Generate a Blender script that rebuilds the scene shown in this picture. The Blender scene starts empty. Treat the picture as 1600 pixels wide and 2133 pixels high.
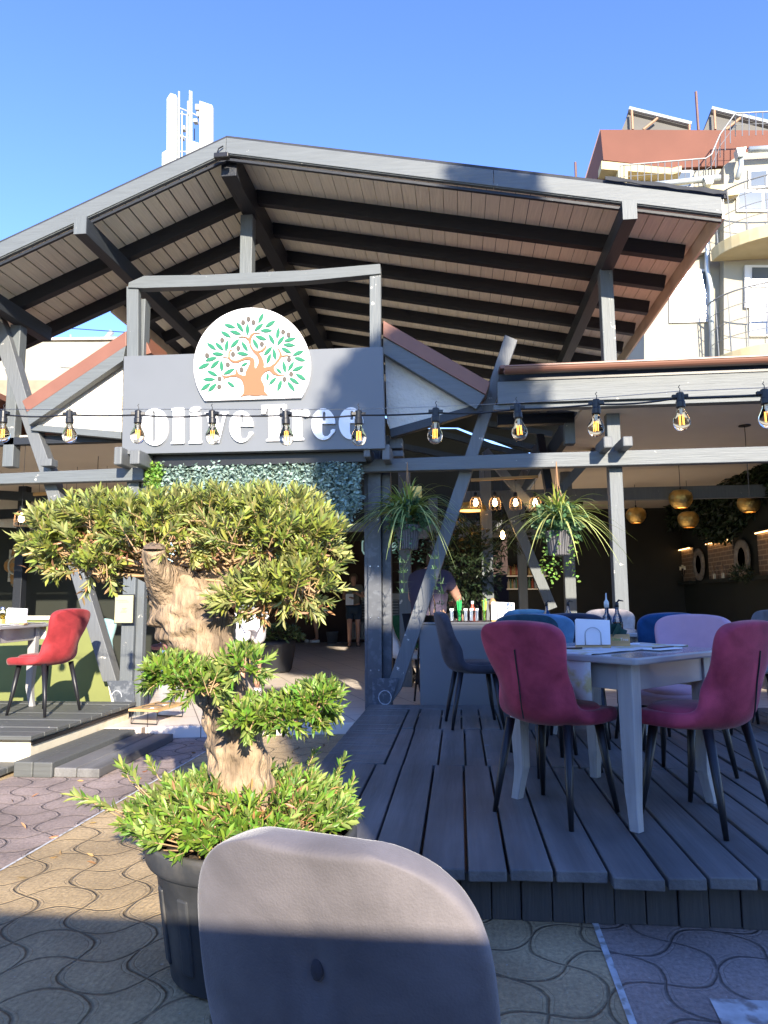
import bpy, math, random
import numpy as np
from math import sin, cos, pi, radians, sqrt, atan2
from mathutils import Vector as V, Matrix, noise as mnoise
random.seed(7); rng = np.random.default_rng(7)
SC = bpy.context.scene; COL = SC.collection
# ------------------------------------------------------------------ camera, sky, sun, exposure
YAW, PITCH, ROLL, FPX, EYE = radians(5.95), radians(7.0), radians(0.4), 1479.0, 1.2
cam = bpy.data.cameras.new('camera'); camo = bpy.data.objects.new('camera', cam); COL.objects.link(camo)
camo.location = (0, 0, EYE)
camo.rotation_mode = 'QUATERNION'
camo.rotation_quaternion = (Matrix.Rotation(YAW, 4, 'Z') @ Matrix.Rotation(pi/2 + PITCH, 4, 'X') @ Matrix.Rotation(-ROLL, 4, 'Z')).to_quaternion()
cam.sensor_fit = 'VERTICAL'; cam.sensor_height = 24.0; cam.lens = FPX/2133*24.0
cam.clip_start = 0.05; cam.clip_end = 2000
SC.camera = camo
SUN_EL, SUN_AZ = radians(22), radians(20)      # light travels towards (-sin az, cos az)
w = bpy.data.worlds.new('World'); SC.world = w; w.use_nodes = True
nt = w.node_tree; nt.nodes.clear()
sky = nt.nodes.new('ShaderNodeTexSky'); sky.sky_type = 'NISHITA'; sky.sun_disc = False
sky.sun_elevation = SUN_EL; sky.sun_rotation = pi - SUN_AZ
sky.air_density = 1.0; sky.dust_density = 0.0; sky.ozone_density = 4.0; sky.altitude = 20
hs = nt.nodes.new('ShaderNodeHueSaturation'); hs.inputs['Saturation'].default_value = 1.12; hs.inputs['Hue'].default_value = .519; hs.inputs['Value'].default_value = 1.24
bg = nt.nodes.new('ShaderNodeBackground'); bg.inputs['Strength'].default_value = 0.15
wo = nt.nodes.new('ShaderNodeOutputWorld')
nt.links.new(sky.outputs[0], hs.inputs['Color']); nt.links.new(hs.outputs[0], bg.inputs['Color']); nt.links.new(bg.outputs[0], wo.inputs['Surface'])
sun = bpy.data.lights.new('sun', 'SUN'); sun.energy = 5.0; sun.angle = radians(0.5); sun.color = (1.0, 0.89, 0.73)
suno = bpy.data.objects.new('sun', sun); COL.objects.link(suno)
SD = V((-sin(SUN_AZ)*cos(SUN_EL), cos(SUN_AZ)*cos(SUN_EL), -sin(SUN_EL)))
suno.rotation_mode = 'QUATERNION'; suno.rotation_quaternion = SD.to_track_quat('-Z', 'Y')
suno.location = (5, -20, 20)
SC.view_settings.view_transform = 'Standard'; SC.view_settings.look = 'None'
SC.view_settings.exposure = 1.4; SC.view_settings.gamma = 1
# ------------------------------------------------------------------ survey helpers (photo reading -> metres)
def ray(px, py):
    x = (px-800)/FPX; y = (1066.5-py)/FPX; c, s = cos(ROLL), sin(ROLL)
    x, y = x*c+y*s, -x*s+y*c
    f = cos(PITCH)-y*sin(PITCH); u = sin(PITCH)+y*cos(PITCH)
    return V((x*cos(YAW)-f*sin(YAW), f*cos(YAW)+x*sin(YAW), u))
O = V((0, 0, EYE))
def aY(px, py, Y): r = ray(px, py); return O + r*(Y/r.y)
def aZ(px, py, Z): r = ray(px, py); return O + r*((Z-EYE)/r.z)
def aX(px, py, X): r = ray(px, py); return O + r*(X/r.x)
# ------------------------------------------------------------------ materials
MATS = {}
def mat(name, col, rough=.6, var=.12, scale=8, bump=.1, metal=0, stretch=(1, 1, 1), sheen=0, spec=.5, bscale=None,
        col2=None, c2scale=3, c2amt=.5, coat=0, emis=None, emis_s=0, trans=0, ior=1.45, stretchrot=None, alpha=1):
    m = bpy.data.materials.new(name); m.use_nodes = True; n = m.node_tree.nodes; L = m.node_tree.links
    b = n['Principled BSDF']; b.inputs['Roughness'].default_value = rough; b.inputs['Metallic'].default_value = metal
    b.inputs['Specular IOR Level'].default_value = spec; b.inputs['Transmission Weight'].default_value = trans
    b.inputs['IOR'].default_value = ior; b.inputs['Sheen Weight'].default_value = sheen; b.inputs['Coat Weight'].default_value = coat
    if sheen: b.inputs['Sheen Roughness'].default_value = .35
    if emis: b.inputs['Emission Color'].default_value = (*emis, 1); b.inputs['Emission Strength'].default_value = emis_s
    tc = n.new('ShaderNodeTexCoord'); mp = n.new('ShaderNodeMapping'); mp.inputs['Scale'].default_value = stretch
    L.new(tc.outputs['Object'], mp.inputs['Vector'])
    nz = n.new('ShaderNodeTexNoise'); nz.inputs['Scale'].default_value = scale; nz.inputs['Detail'].default_value = 5
    L.new(mp.outputs[0], nz.inputs['Vector'])
    rp = n.new('ShaderNodeMapRange'); rp.inputs['From Min'].default_value = .3; rp.inputs['From Max'].default_value = .7
    rp.inputs['To Min'].default_value = 1-var; rp.inputs['To Max'].default_value = 1+var; L.new(nz.outputs[0], rp.inputs[0])
    mx = n.new('ShaderNodeMix'); mx.data_type = 'RGBA'; mx.blend_type = 'MULTIPLY'; mx.inputs[0].default_value = 1
    mx.inputs[6].default_value = (*col, 1); L.new(rp.outputs[0], mx.inputs[7])
    src = mx.outputs[2]
    if col2:
        n2 = n.new('ShaderNodeTexNoise'); n2.inputs['Scale'].default_value = c2scale; n2.inputs['Detail'].default_value = 6
        L.new(tc.outputs['Object'], n2.inputs['Vector'])
        r2 = n.new('ShaderNodeMapRange'); r2.inputs['From Min'].default_value = .5; r2.inputs['From Max'].default_value = .62
        r2.inputs['To Max'].default_value = c2amt; L.new(n2.outputs[0], r2.inputs[0])
        m2 = n.new('ShaderNodeMix'); m2.data_type = 'RGBA'; L.new(r2.outputs[0], m2.inputs[0]); L.new(src, m2.inputs[6])
        m2.inputs[7].default_value = (*col2, 1); src = m2.outputs[2]
    L.new(src, b.inputs['Base Color'])
    if bump:
        nb = n.new('ShaderNodeTexNoise'); nb.inputs['Scale'].default_value = bscale or scale*3; nb.inputs['Detail'].default_value = 6
        L.new(mp.outputs[0], nb.inputs['Vector'])
        bp = n.new('ShaderNodeBump'); bp.inputs['Strength'].default_value = bump; bp.inputs['Distance'].default_value = .02
        L.new(nb.outputs[0], bp.inputs['Height']); L.new(bp.outputs[0], b.inputs['Normal'])
    MATS[name] = m; return m
def wood_paint(name, col, axis, chips=(.55, .52, .45), chip=.0, var=.18, rough=.55):
    st = [18, 18, 18]; st['XYZ'.index(axis)] = 1.2
    m = mat(name, col, rough, var*.5, 3, .22, stretch=st, bscale=4)
    if chip:
        n = m.node_tree.nodes; L = m.node_tree.links; b = n['Principled BSDF']; s0 = b.inputs['Base Color'].links[0].from_socket
        tc = n.new('ShaderNodeTexCoord'); nz = n.new('ShaderNodeTexNoise'); nz.inputs['Scale'].default_value = 9; nz.inputs['Detail'].default_value = 8
        nz.inputs['Roughness'].default_value = .65; L.new(tc.outputs['Object'], nz.inputs['Vector'])
        r = n.new('ShaderNodeMapRange'); r.inputs['From Min'].default_value = .70-chip*.05; r.inputs['From Max'].default_value = .72-chip*.05
        L.new(nz.outputs[0], r.inputs[0]); mx = n.new('ShaderNodeMix'); mx.data_type = 'RGBA'; L.new(r.outputs[0], mx.inputs[0])
        L.new(s0, mx.inputs[6]); mx.inputs[7].default_value = (*chips, 1); L.new(mx.outputs[2], b.inputs['Base Color'])
    return m
GREY = (.112, .125, .130)
def tone(m, sx, sy, amt):
    n = m.node_tree.nodes; L = m.node_tree.links; b = n['Principled BSDF']; s0 = b.inputs['Base Color'].links[0].from_socket
    tc = n.new('ShaderNodeTexCoord'); mp = n.new('ShaderNodeMapping'); mp.inputs['Scale'].default_value = (sx, sy, 1); L.new(tc.outputs['Object'], mp.inputs[0])
    nz = n.new('ShaderNodeTexNoise'); nz.inputs['Scale'].default_value = 1; nz.inputs['Detail'].default_value = 3; L.new(mp.outputs[0], nz.inputs[0])
    r = n.new('ShaderNodeMapRange'); r.inputs[1].default_value = .3; r.inputs[2].default_value = .7; r.inputs[3].default_value = 1-amt; r.inputs[4].default_value = 1+amt; L.new(nz.outputs[0], r.inputs[0])
    mx = n.new('ShaderNodeMix'); mx.data_type = 'RGBA'; mx.blend_type = 'MULTIPLY'; mx.inputs[0].default_value = 1; L.new(s0, mx.inputs[6]); L.new(r.outputs[0], mx.inputs[7]); L.new(mx.outputs[2], b.inputs['Base Color'])
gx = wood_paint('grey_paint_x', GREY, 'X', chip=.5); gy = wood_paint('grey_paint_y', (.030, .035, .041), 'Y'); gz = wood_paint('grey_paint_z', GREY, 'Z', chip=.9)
gbrace = wood_paint('grey_paint_brace', (.122, .130, .134), 'Z', chip=.9)
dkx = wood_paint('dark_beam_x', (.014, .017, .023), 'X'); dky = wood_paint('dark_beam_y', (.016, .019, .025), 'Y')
steelpaint = mat('pillar_paint', (.076, .082, .090), .5, .1, 6, .05, col2=(.3, .33, .36), c2scale=22, c2amt=.12)
deckm = wood_paint('deck_paint', (.136, .134, .128), 'Y', chips=(.16, .19, .22), chip=.25, rough=.6)
tone(deckm, 6.5, .5, .28); tone(deckm, 2, 2, .18)
deckx = wood_paint('deck_paint_cross', (.07, .072, .074), 'X', chips=(.16, .19, .22), chip=.25, rough=.6)
fasciam = wood_paint('skirt_paint', (.068, .066, .062), 'Z', rough=.55)
platm = wood_paint('platform_paint', (.095, .100, .095), 'X', chip=.4)
signm = mat('sign_panel', (.140, .150, .160), .42, .04, 2, .02)
white = mat('white_board', (.86, .85, .83), .5, .02, 4, 0)
tan = mat('logo_tan', (.25, .115, .050), .6, .03, 4, 0); green = mat('logo_green', (.010, .155, .075), .6, .03, 4, 0); olivem = mat('logo_olive', (.085, .07, .055), .6, .03, 4, 0)
brown = mat('brown_metal_roof', (.20, .085, .055), .45, .08, 5, .05)
gutterm = mat('brown_gutter', (.22, .105, .07), .35, .08, 3, .02)
stucco = mat('white_stucco', (.62, .58, .50), .9, .06, 6, .8, bscale=35)
ceilm = mat('beige_ceiling', (.62, .54, .43), .85, .03, 2, .02)
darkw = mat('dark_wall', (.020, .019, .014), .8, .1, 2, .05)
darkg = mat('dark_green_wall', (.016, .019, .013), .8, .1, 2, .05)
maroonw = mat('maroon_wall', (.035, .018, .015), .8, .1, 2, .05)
limew = mat('lime_wall', (.175, .195, .06), .7, .05, 5, .05)
creamw = mat('cream_trim', (.72, .68, .50), .6, .05, 5, .05)
steptrim = mat('cream_skirting', (.66, .60, .45), .7, .1, 5, .15, col2=(.45, .36, .22), c2scale=5, c2amt=.5)
membrane = mat('roof_membrane', (.03, .033, .04), .8, .2, 6, .4)
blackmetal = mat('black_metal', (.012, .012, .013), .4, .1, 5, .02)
steel = mat('brushed_steel', (.5, .5, .5), .3, .1, 5, .02, metal=1)
bark = mat('olive_bark', (.34, .245, .155), .85, .4, 5, 1.0, stretch=(7, 7, 1.2), bscale=9, col2=(.075, .055, .04), c2scale=6, c2amt=.6)
cutw = mat('cut_wood', (.17, .12, .085), .9, .25, 20, .5)
twigm = mat('twig_bark', (.42, .28, .15), .8, .2, 20, .2)
plastic = mat('black_plastic_pot', (.045, .047, .050), .5, .25, 6, .15, col2=(.19, .17, .14), c2scale=4, c2amt=.4)
soilm = mat('soil', (.05, .035, .022), 1, .3, 20, 1)
rattan = mat('grey_rattan', (.12, .115, .115), .6, .25, 60, .6)
gold = mat('gold_metal', (.70, .46, .14), .35, .25, 10, .6, metal=.85, bscale=25)
goldin = mat('lamp_glow', (.9, .45, .1), .5, 0, 5, 0, emis=(1, .42, .08), emis_s=3)
bulbglow = mat('bulb_glow', (1, .7, .35), .5, 0, 5, 0, emis=(1, .62, .25), emis_s=14)
filam = mat('filament', (1, .6, .15), .4, 0, 5, 0, emis=(1, .42, .06), emis_s=1.3)
glass = mat('clear_glass', (1, .93, .80), .02, 0, 5, 0, trans=1, ior=1.09)
glassb = mat('bottle_glass', (.95, .97, .95), .03, 0, 5, 0, trans=1, ior=1.12)
oil = mat('oil', (.60, .38, .03), .1, 0, 5, 0, trans=.6); vinegar = mat('vinegar', (.02, .008, .005), .1, 0, 5, 0)
napkin = mat('paper_napkin', (.80, .80, .80), .9, .02, 10, .15)
lwood = mat('light_wood', (.50, .31, .13), .6, .2, 5, .15, stretch=(1, 8, 8))
tablep = mat('table_paint', (.34, .33, .325), .22, .05, 4, .02, coat=.3)
counterm = mat('counter_panel', (.16, .16, .16), .5, .04, 3, .02)
windowm = mat('window_glass', (.085, .11, .13), .08, .1, 1, 0, spec=1, coat=.5)
curtain = mat('curtain_cloth', (.72, .72, .74), .9, .08, 8, .1, stretch=(8, 8, .5))
pvc = mat('white_frame', (.62, .62, .62), .4, .02, 4, 0)
wallw = mat('building_render', (.33, .305, .24), .9, .04, 1.5, .1, bscale=40)
wallw2 = mat('building_render_yellow', (.50, .42, .24), .9, .10, 1.5, .1, col2=(.45, .36, .18), c2scale=2, c2amt=.5)
rust = mat('rust_parapet', (.145, .055, .035), .8, .10, .8, .1)
galv = mat('galvanised', (.40, .44, .45), .4, .1, 3, .02, metal=.4)
panelm = mat('antenna_white', (.40, .41, .38), .5, .03, 2, 0)
collector = mat('collector_back', (.10, .095, .085), .7, .1, 2, .05)
skin = mat('skin', (.50, .27, .18), .6, .06, 9, .03)
def velvet(name, col, var=.30):
    m = mat(name, col, .9, var, 3.2, .14, sheen=.22, bscale=260, spec=.2); n = m.node_tree.nodes; L = m.node_tree.links; b = n['Principled BSDF']; s0 = b.inputs['Base Color'].links[0].from_socket
    tc = n.new('ShaderNodeTexCoord'); nz = n.new('ShaderNodeTexNoise'); nz.inputs['Scale'].default_value = 7; nz.inputs['Detail'].default_value = 8; nz.inputs['Roughness'].default_value = .6; nz.inputs['Distortion'].default_value = .35; L.new(tc.outputs['Object'], nz.inputs[0])
    r = n.new('ShaderNodeMapRange'); r.inputs[1].default_value = .36; r.inputs[2].default_value = .64; r.inputs[3].default_value = 1-var*.9; r.inputs[4].default_value = 1+var*.6; L.new(nz.outputs[0], r.inputs[0])
    mx = n.new('ShaderNodeMix'); mx.data_type = 'RGBA'; mx.blend_type = 'MULTIPLY'; mx.inputs[0].default_value = 1; L.new(s0, mx.inputs[6]); L.new(r.outputs[0], mx.inputs[7]); L.new(mx.outputs[2], b.inputs['Base Color']); return m
v_maroon = velvet('velvet_maroon', (.38, .055, .090)); v_red = velvet('velvet_red', (.30, .032, .036)); v_grey = velvet('velvet_taupe', (.160, .147, .152), .22)
v_dark = velvet('velvet_charcoal', (.060, .055, .062)); v_slate = velvet('velvet_slate', (.035, .042, .070)); v_blue = velvet('velvet_blue', (.015, .065, .17))
v_light = velvet('velvet_sky_blue', (.10, .22, .36)); v_pink = velvet('velvet_pink', (.50, .31, .38), .06); v_teal = velvet('velvet_teal', (.020, .055, .075)); v_beige = velvet('velvet_beige', (.42, .36, .33))
v_mid = velvet('velvet_mid_grey', (.17, .17, .19))
legm = mat('black_leg', (.012, .012, .014), .38, .1, 5, 0)
def leafmat(name, top, under, varh=.03, varv=.5):
    m = bpy.data.materials.new(name); m.use_nodes = True; n = m.node_tree.nodes; L = m.node_tree.links; b = n['Principled BSDF']
    b.inputs['Roughness'].default_value = .42; b.inputs['Subsurface Weight'].default_value = 0
    g = n.new('ShaderNodeNewGeometry'); mx = n.new('ShaderNodeMix'); mx.data_type = 'RGBA'
    L.new(g.outputs['Backfacing'], mx.inputs[0]); mx.inputs[6].default_value = (*top, 1); mx.inputs[7].default_value = (*under, 1)
    uv = n.new('ShaderNodeUVMap'); uv.uv_map = 'leaf'; sp = n.new('ShaderNodeSeparateXYZ'); L.new(uv.outputs[0], sp.inputs[0])
    h = n.new('ShaderNodeHueSaturation'); L.new(mx.outputs[2], h.inputs['Color'])
    r1 = n.new('ShaderNodeMapRange'); r1.inputs['To Min'].default_value = .5-varh; r1.inputs['To Max'].default_value = .5+varh; L.new(sp.outputs[0], r1.inputs[0]); L.new(r1.outputs[0], h.inputs['Hue'])
    r2 = n.new('ShaderNodeMapRange'); r2.inputs['To Min'].default_value = 1-varv; r2.inputs['To Max'].default_value = 1+varv; L.new(sp.outputs[1], r2.inputs[0]); L.new(r2.outputs[0], h.inputs['Value'])
    L.new(h.outputs[0], b.inputs['Base Color'])
    tr = n.new('ShaderNodeBsdfTranslucent'); L.new(h.outputs[0], tr.inputs['Color']); ms = n.new('ShaderNodeMixShader'); ms.inputs[0].default_value = .28
    L.new(b.outputs[0], ms.inputs[1]); L.new(tr.outputs[0], ms.inputs[2]); L.new(ms.outputs[0], n['Material Output'].inputs['Surface'])
    return m
lf_olive = leafmat('leaf_olive', (.235, .275, .050), (.41, .43, .155)); lf_low = leafmat('leaf_low', (.15, .26, .032), (.28, .36, .10))
lf_dead = leafmat('leaf_dead', (.42, .22, .09), (.42, .25, .12)); lf_dark = leafmat('leaf_darkgreen', (.035, .07, .022), (.08, .12, .05))
lf_ivy = leafmat('leaf_silver', (.29, .41, .36), (.33, .44, .39), .02, .4); lf_lime = leafmat('leaf_lime', (.20, .36, .05), (.2, .34, .06))
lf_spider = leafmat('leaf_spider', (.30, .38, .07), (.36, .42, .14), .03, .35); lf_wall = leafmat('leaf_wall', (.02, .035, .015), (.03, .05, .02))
lf_vine = leafmat('leaf_vine', (.09, .18, .08), (.13, .22, .10))
# ------------------------------------------------------------------ object helpers
def link(name, me, m, parent=None, smooth=False):
    o = bpy.data.objects.new(name, me); COL.objects.link(o)
    if m: me.materials.append(m)
    if smooth: me.polygons.foreach_set('use_smooth', [True]*len(me.polygons))
    if parent: o.parent = parent
    return o
def tag(o, label=None, cat=None, group=None, kind=None):
    if label: o['label'] = label
    if cat: o['category'] = cat
    if group: o['group'] = group
    if kind: o['kind'] = kind
    return o
def thing(name, label, cat, loc=(0, 0, 0), rz=0, group=None):
    o = bpy.data.objects.new(name, None); COL.objects.link(o); o.location = loc; o.rotation_euler = (0, 0, rz); o.empty_display_size = .1
    return tag(o, label, cat, group)
class MB:
    def __init__(s): s.v = []; s.f = []
    def add(s, vs, fs):
        k = len(s.v); s.v += [tuple(p) for p in vs]; s.f += [tuple(i+k for i in f) for f in fs]; return s
    def box(s, lo, hi):
        a, b = lo, hi
        return s.add([(x, y, z) for z in (a[2], b[2]) for y in (a[1], b[1]) for x in (a[0], b[0])],
                     [(0, 2, 3, 1), (4, 5, 7, 6), (0, 1, 5, 4), (2, 6, 7, 3), (0, 4, 6, 2), (1, 3, 7, 5)])
    def bar(s, p, q, wd, ht, up=(0, 0, 1)):
        p, q = V(p), V(q); d = (q-p).normalized(); up = V(up)
        if abs(d.dot(up)) > .98: up = V((0, 1, 0))
        r = d.cross(up).normalized(); u = r.cross(d).normalized()
        vs = [c + r*a*wd/2 + u*b*ht/2 for c in (p, q) for a, b in ((-1, -1), (1, -1), (1, 1), (-1, 1))]
        return s.add(vs, [(0, 1, 2, 3), (4, 7, 6, 5), (0, 4, 5, 1), (1, 5, 6, 2), (2, 6, 7, 3), (3, 7, 4, 0)])
    def tube(s, pts, r, n=8, cap=True):
        pts = [V(p) for p in pts]; k0 = len(s.v); R = r if hasattr(r, '__len__') else [r]*len(pts)
        pu = None
        for i, p in enumerate(pts):
            d = (pts[min(i+1, len(pts)-1)]-pts[max(i-1, 0)]).normalized()
            if pu is None: pu = V((0, 0, 1)) if abs(d.z) < .9 else V((1, 0, 0))
            u = (pu - d*pu.dot(d)).normalized(); pu = u; q = d.cross(u)
            for j in range(n):
                a = 2*pi*j/n; s.v.append(tuple(p + (u*cos(a)+q*sin(a))*R[i]))
        for i in range(len(pts)-1):
            for j in range(n):
                a, b = k0+i*n+j, k0+i*n+(j+1) % n; s.f.append((a, b, b+n, a+n))
        if cap: s.f.append(tuple(k0+j for j in reversed(range(n)))); s.f.append(tuple(k0+(len(pts)-1)*n+j for j in range(n)))
        return s
    def lathe(s, prof, c=(0, 0, 0), n=24, a0=0, sx=1):
        k0 = len(s.v)
        for r, z in prof:
            for j in range(n): a = 2*pi*j/n+a0; s.v.append((c[0]+r*cos(a)*sx, c[1]+r*sin(a), c[2]+z))
        for i in range(len(prof)-1):
            for j in range(n):
                a, b = k0+i*n+j, k0+i*n+(j+1) % n; s.f.append((a, b, b+n, a+n))
        if prof[0][0] > 1e-4: s.f.append(tuple(k0+j for j in reversed(range(n))))
        if prof[-1][0] > 1e-4: s.f.append(tuple(k0+(len(prof)-1)*n+j for j in range(n)))
        return s
    def prism(s, poly, off):
        off = V(off); n = len(poly); a = [V(p) for p in poly]; vs = a+[p+off for p in a]
        return s.add(vs, [tuple(range(n)), tuple(range(2*n-1, n-1, -1))]+[(i, i+n, (i+1) % n+n, (i+1) % n) for i in range(n)])
    def build(s, name, m, parent=None, smooth=False, bevel=0, sub=0):
        me = bpy.data.meshes.new(name); me.from_pydata(s.v, [], s.f); me.update()
        import bmesh
        bm = bmesh.new(); bm.from_mesh(me); bmesh.ops.recalc_face_normals(bm, faces=bm.faces); bm.to_mesh(me); bm.free()
        o = link(name, me, m, parent, smooth)
        if bevel: b = o.modifiers.new('bevel', 'BEVEL'); b.width = bevel; b.segments = 2; b.limit_method = 'ANGLE'
        if sub: b = o.modifiers.new('sub', 'SUBSURF'); b.levels = b.render_levels = sub
        return o
def pxpoly(pts, Y): return [aY(x, y, Y) for x, y in pts]
def pxprism(name, pts, Y0, Y1, m, parent, bevel=.004): return MB().prism(pxpoly(pts, Y0), (0, Y1-Y0, 0)).build(name, m, parent, bevel=bevel)
def norm(a): return a/np.maximum(np.linalg.norm(a, axis=1, keepdims=True), 1e-9)
def leafmesh(name, P, D, L, Wd, m, parent=None, bend=.15, nrm=None):
    P, D = np.asarray(P, float), norm(np.asarray(D, float)); n = len(P); L = np.broadcast_to(L, n)[:, None]; Wd = np.broadcast_to(Wd, n)[:, None]
    R = rng.normal(size=(n, 3)) if nrm is None else np.asarray(nrm)+rng.normal(size=(n, 3))*.45
    S = norm(np.cross(D, R)); N = np.cross(S, D)
    pts = np.stack([P, P+D*L*.33+S*Wd*.45+N*L*bend*.3, P+D*L*.33-S*Wd*.45+N*L*bend*.3, P+D*L*.33-N*Wd*.08,
                    P+D*L*.68+S*Wd*.42+N*L*bend*.25, P+D*L*.68-S*Wd*.42+N*L*bend*.25, P+D*L*.68-N*Wd*.1, P+D*L-N*L*bend*.4], 1)
    F = np.array([[0, 1, 3], [0, 3, 2], [1, 4, 6], [1, 6, 3], [3, 6, 5], [3, 5, 2], [4, 7, 6], [6, 7, 5]])
    me = bpy.data.meshes.new(name); me.vertices.add(n*8); me.vertices.foreach_set('co', pts.reshape(-1))
    idx = (F[None]+np.arange(n)[:, None, None]*8).reshape(-1); nf = n*8
    me.loops.add(nf*3); me.loops.foreach_set('vertex_index', idx); me.polygons.add(nf)
    me.polygons.foreach_set('loop_start', np.arange(nf)*3); me.polygons.foreach_set('loop_total', np.full(nf, 3))
    me.polygons.foreach_set('use_smooth', np.ones(nf, bool)); me.update()
    uv = me.uv_layers.new(name='leaf'); u = rng.random((n, 2)); uv.data.foreach_set('uv', np.repeat(u, 24, axis=0).reshape(-1))
    return link(name, me, m, parent)
def sprigs(C, D, nleaf, slen, L, spread=.75):
    """stems at C along D with leaf pairs; returns P, Dir, nrm, stems"""
    C = np.asarray(C, float); D = norm(np.asarray(D, float)); P = []; Q = []; N = []
    for i in range(len(C)):
        t = np.linspace(.1, 1, nleaf); side = norm(rng.normal(size=(1, 3)))[0]; s = np.cross(D[i], side); s /= np.linalg.norm(s)+1e-9; u = np.cross(D[i], s)
        for k, tt in enumerate(t):
            a = k*2.4+rng.normal()*.3; o = s*cos(a)+u*sin(a); P.append(C[i]+D[i]*slen*tt); sp = spread*(1.15-.6*tt)
            Q.append(D[i]*(1-.35*sp)+o*sp); N.append(D[i]*.6-o*.8)
    return np.array(P), np.array(Q), np.array(N)
def dup(root, loc=None, rz=None, label=None, mats=None):
    r = root.copy(); COL.objects.link(r)
    if loc is not None: r.location = loc
    if rz is not None: r.rotation_euler = (0, 0, rz)
    if label: r['label'] = label
    for ch in list(root.children):
        c = ch.copy(); COL.objects.link(c); c.parent = r
        for g in list(ch.children): d = g.copy(); COL.objects.link(d); d.parent = c
    return r
def curve_mesh(name, splines, depth, m, parent, mtx):
    """flat 2-D outline(s) in metres -> extruded mesh placed with mtx (holes by nesting)"""
    cu = bpy.data.curves.new(name, 'CURVE'); cu.dimensions = '2D'; cu.fill_mode = 'BOTH'; cu.extrude = depth/2
    for sp in splines:
        s = cu.splines.new('POLY'); s.points.add(len(sp)-1); s.use_cyclic_u = True
        for i, (x, y) in enumerate(sp): s.points[i].co = (x, y, 0, 1)
    t = bpy.data.objects.new(name, cu); COL.objects.link(t); dg = bpy.context.evaluated_depsgraph_get(); dg.update()
    me = bpy.data.meshes.new_from_object(t.evaluated_get(dg)); bpy.data.objects.remove(t); bpy.data.curves.remove(cu)
    me.transform(mtx); me.materials.clear(); me.name = name
    return link(name, me, m, parent)
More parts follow.
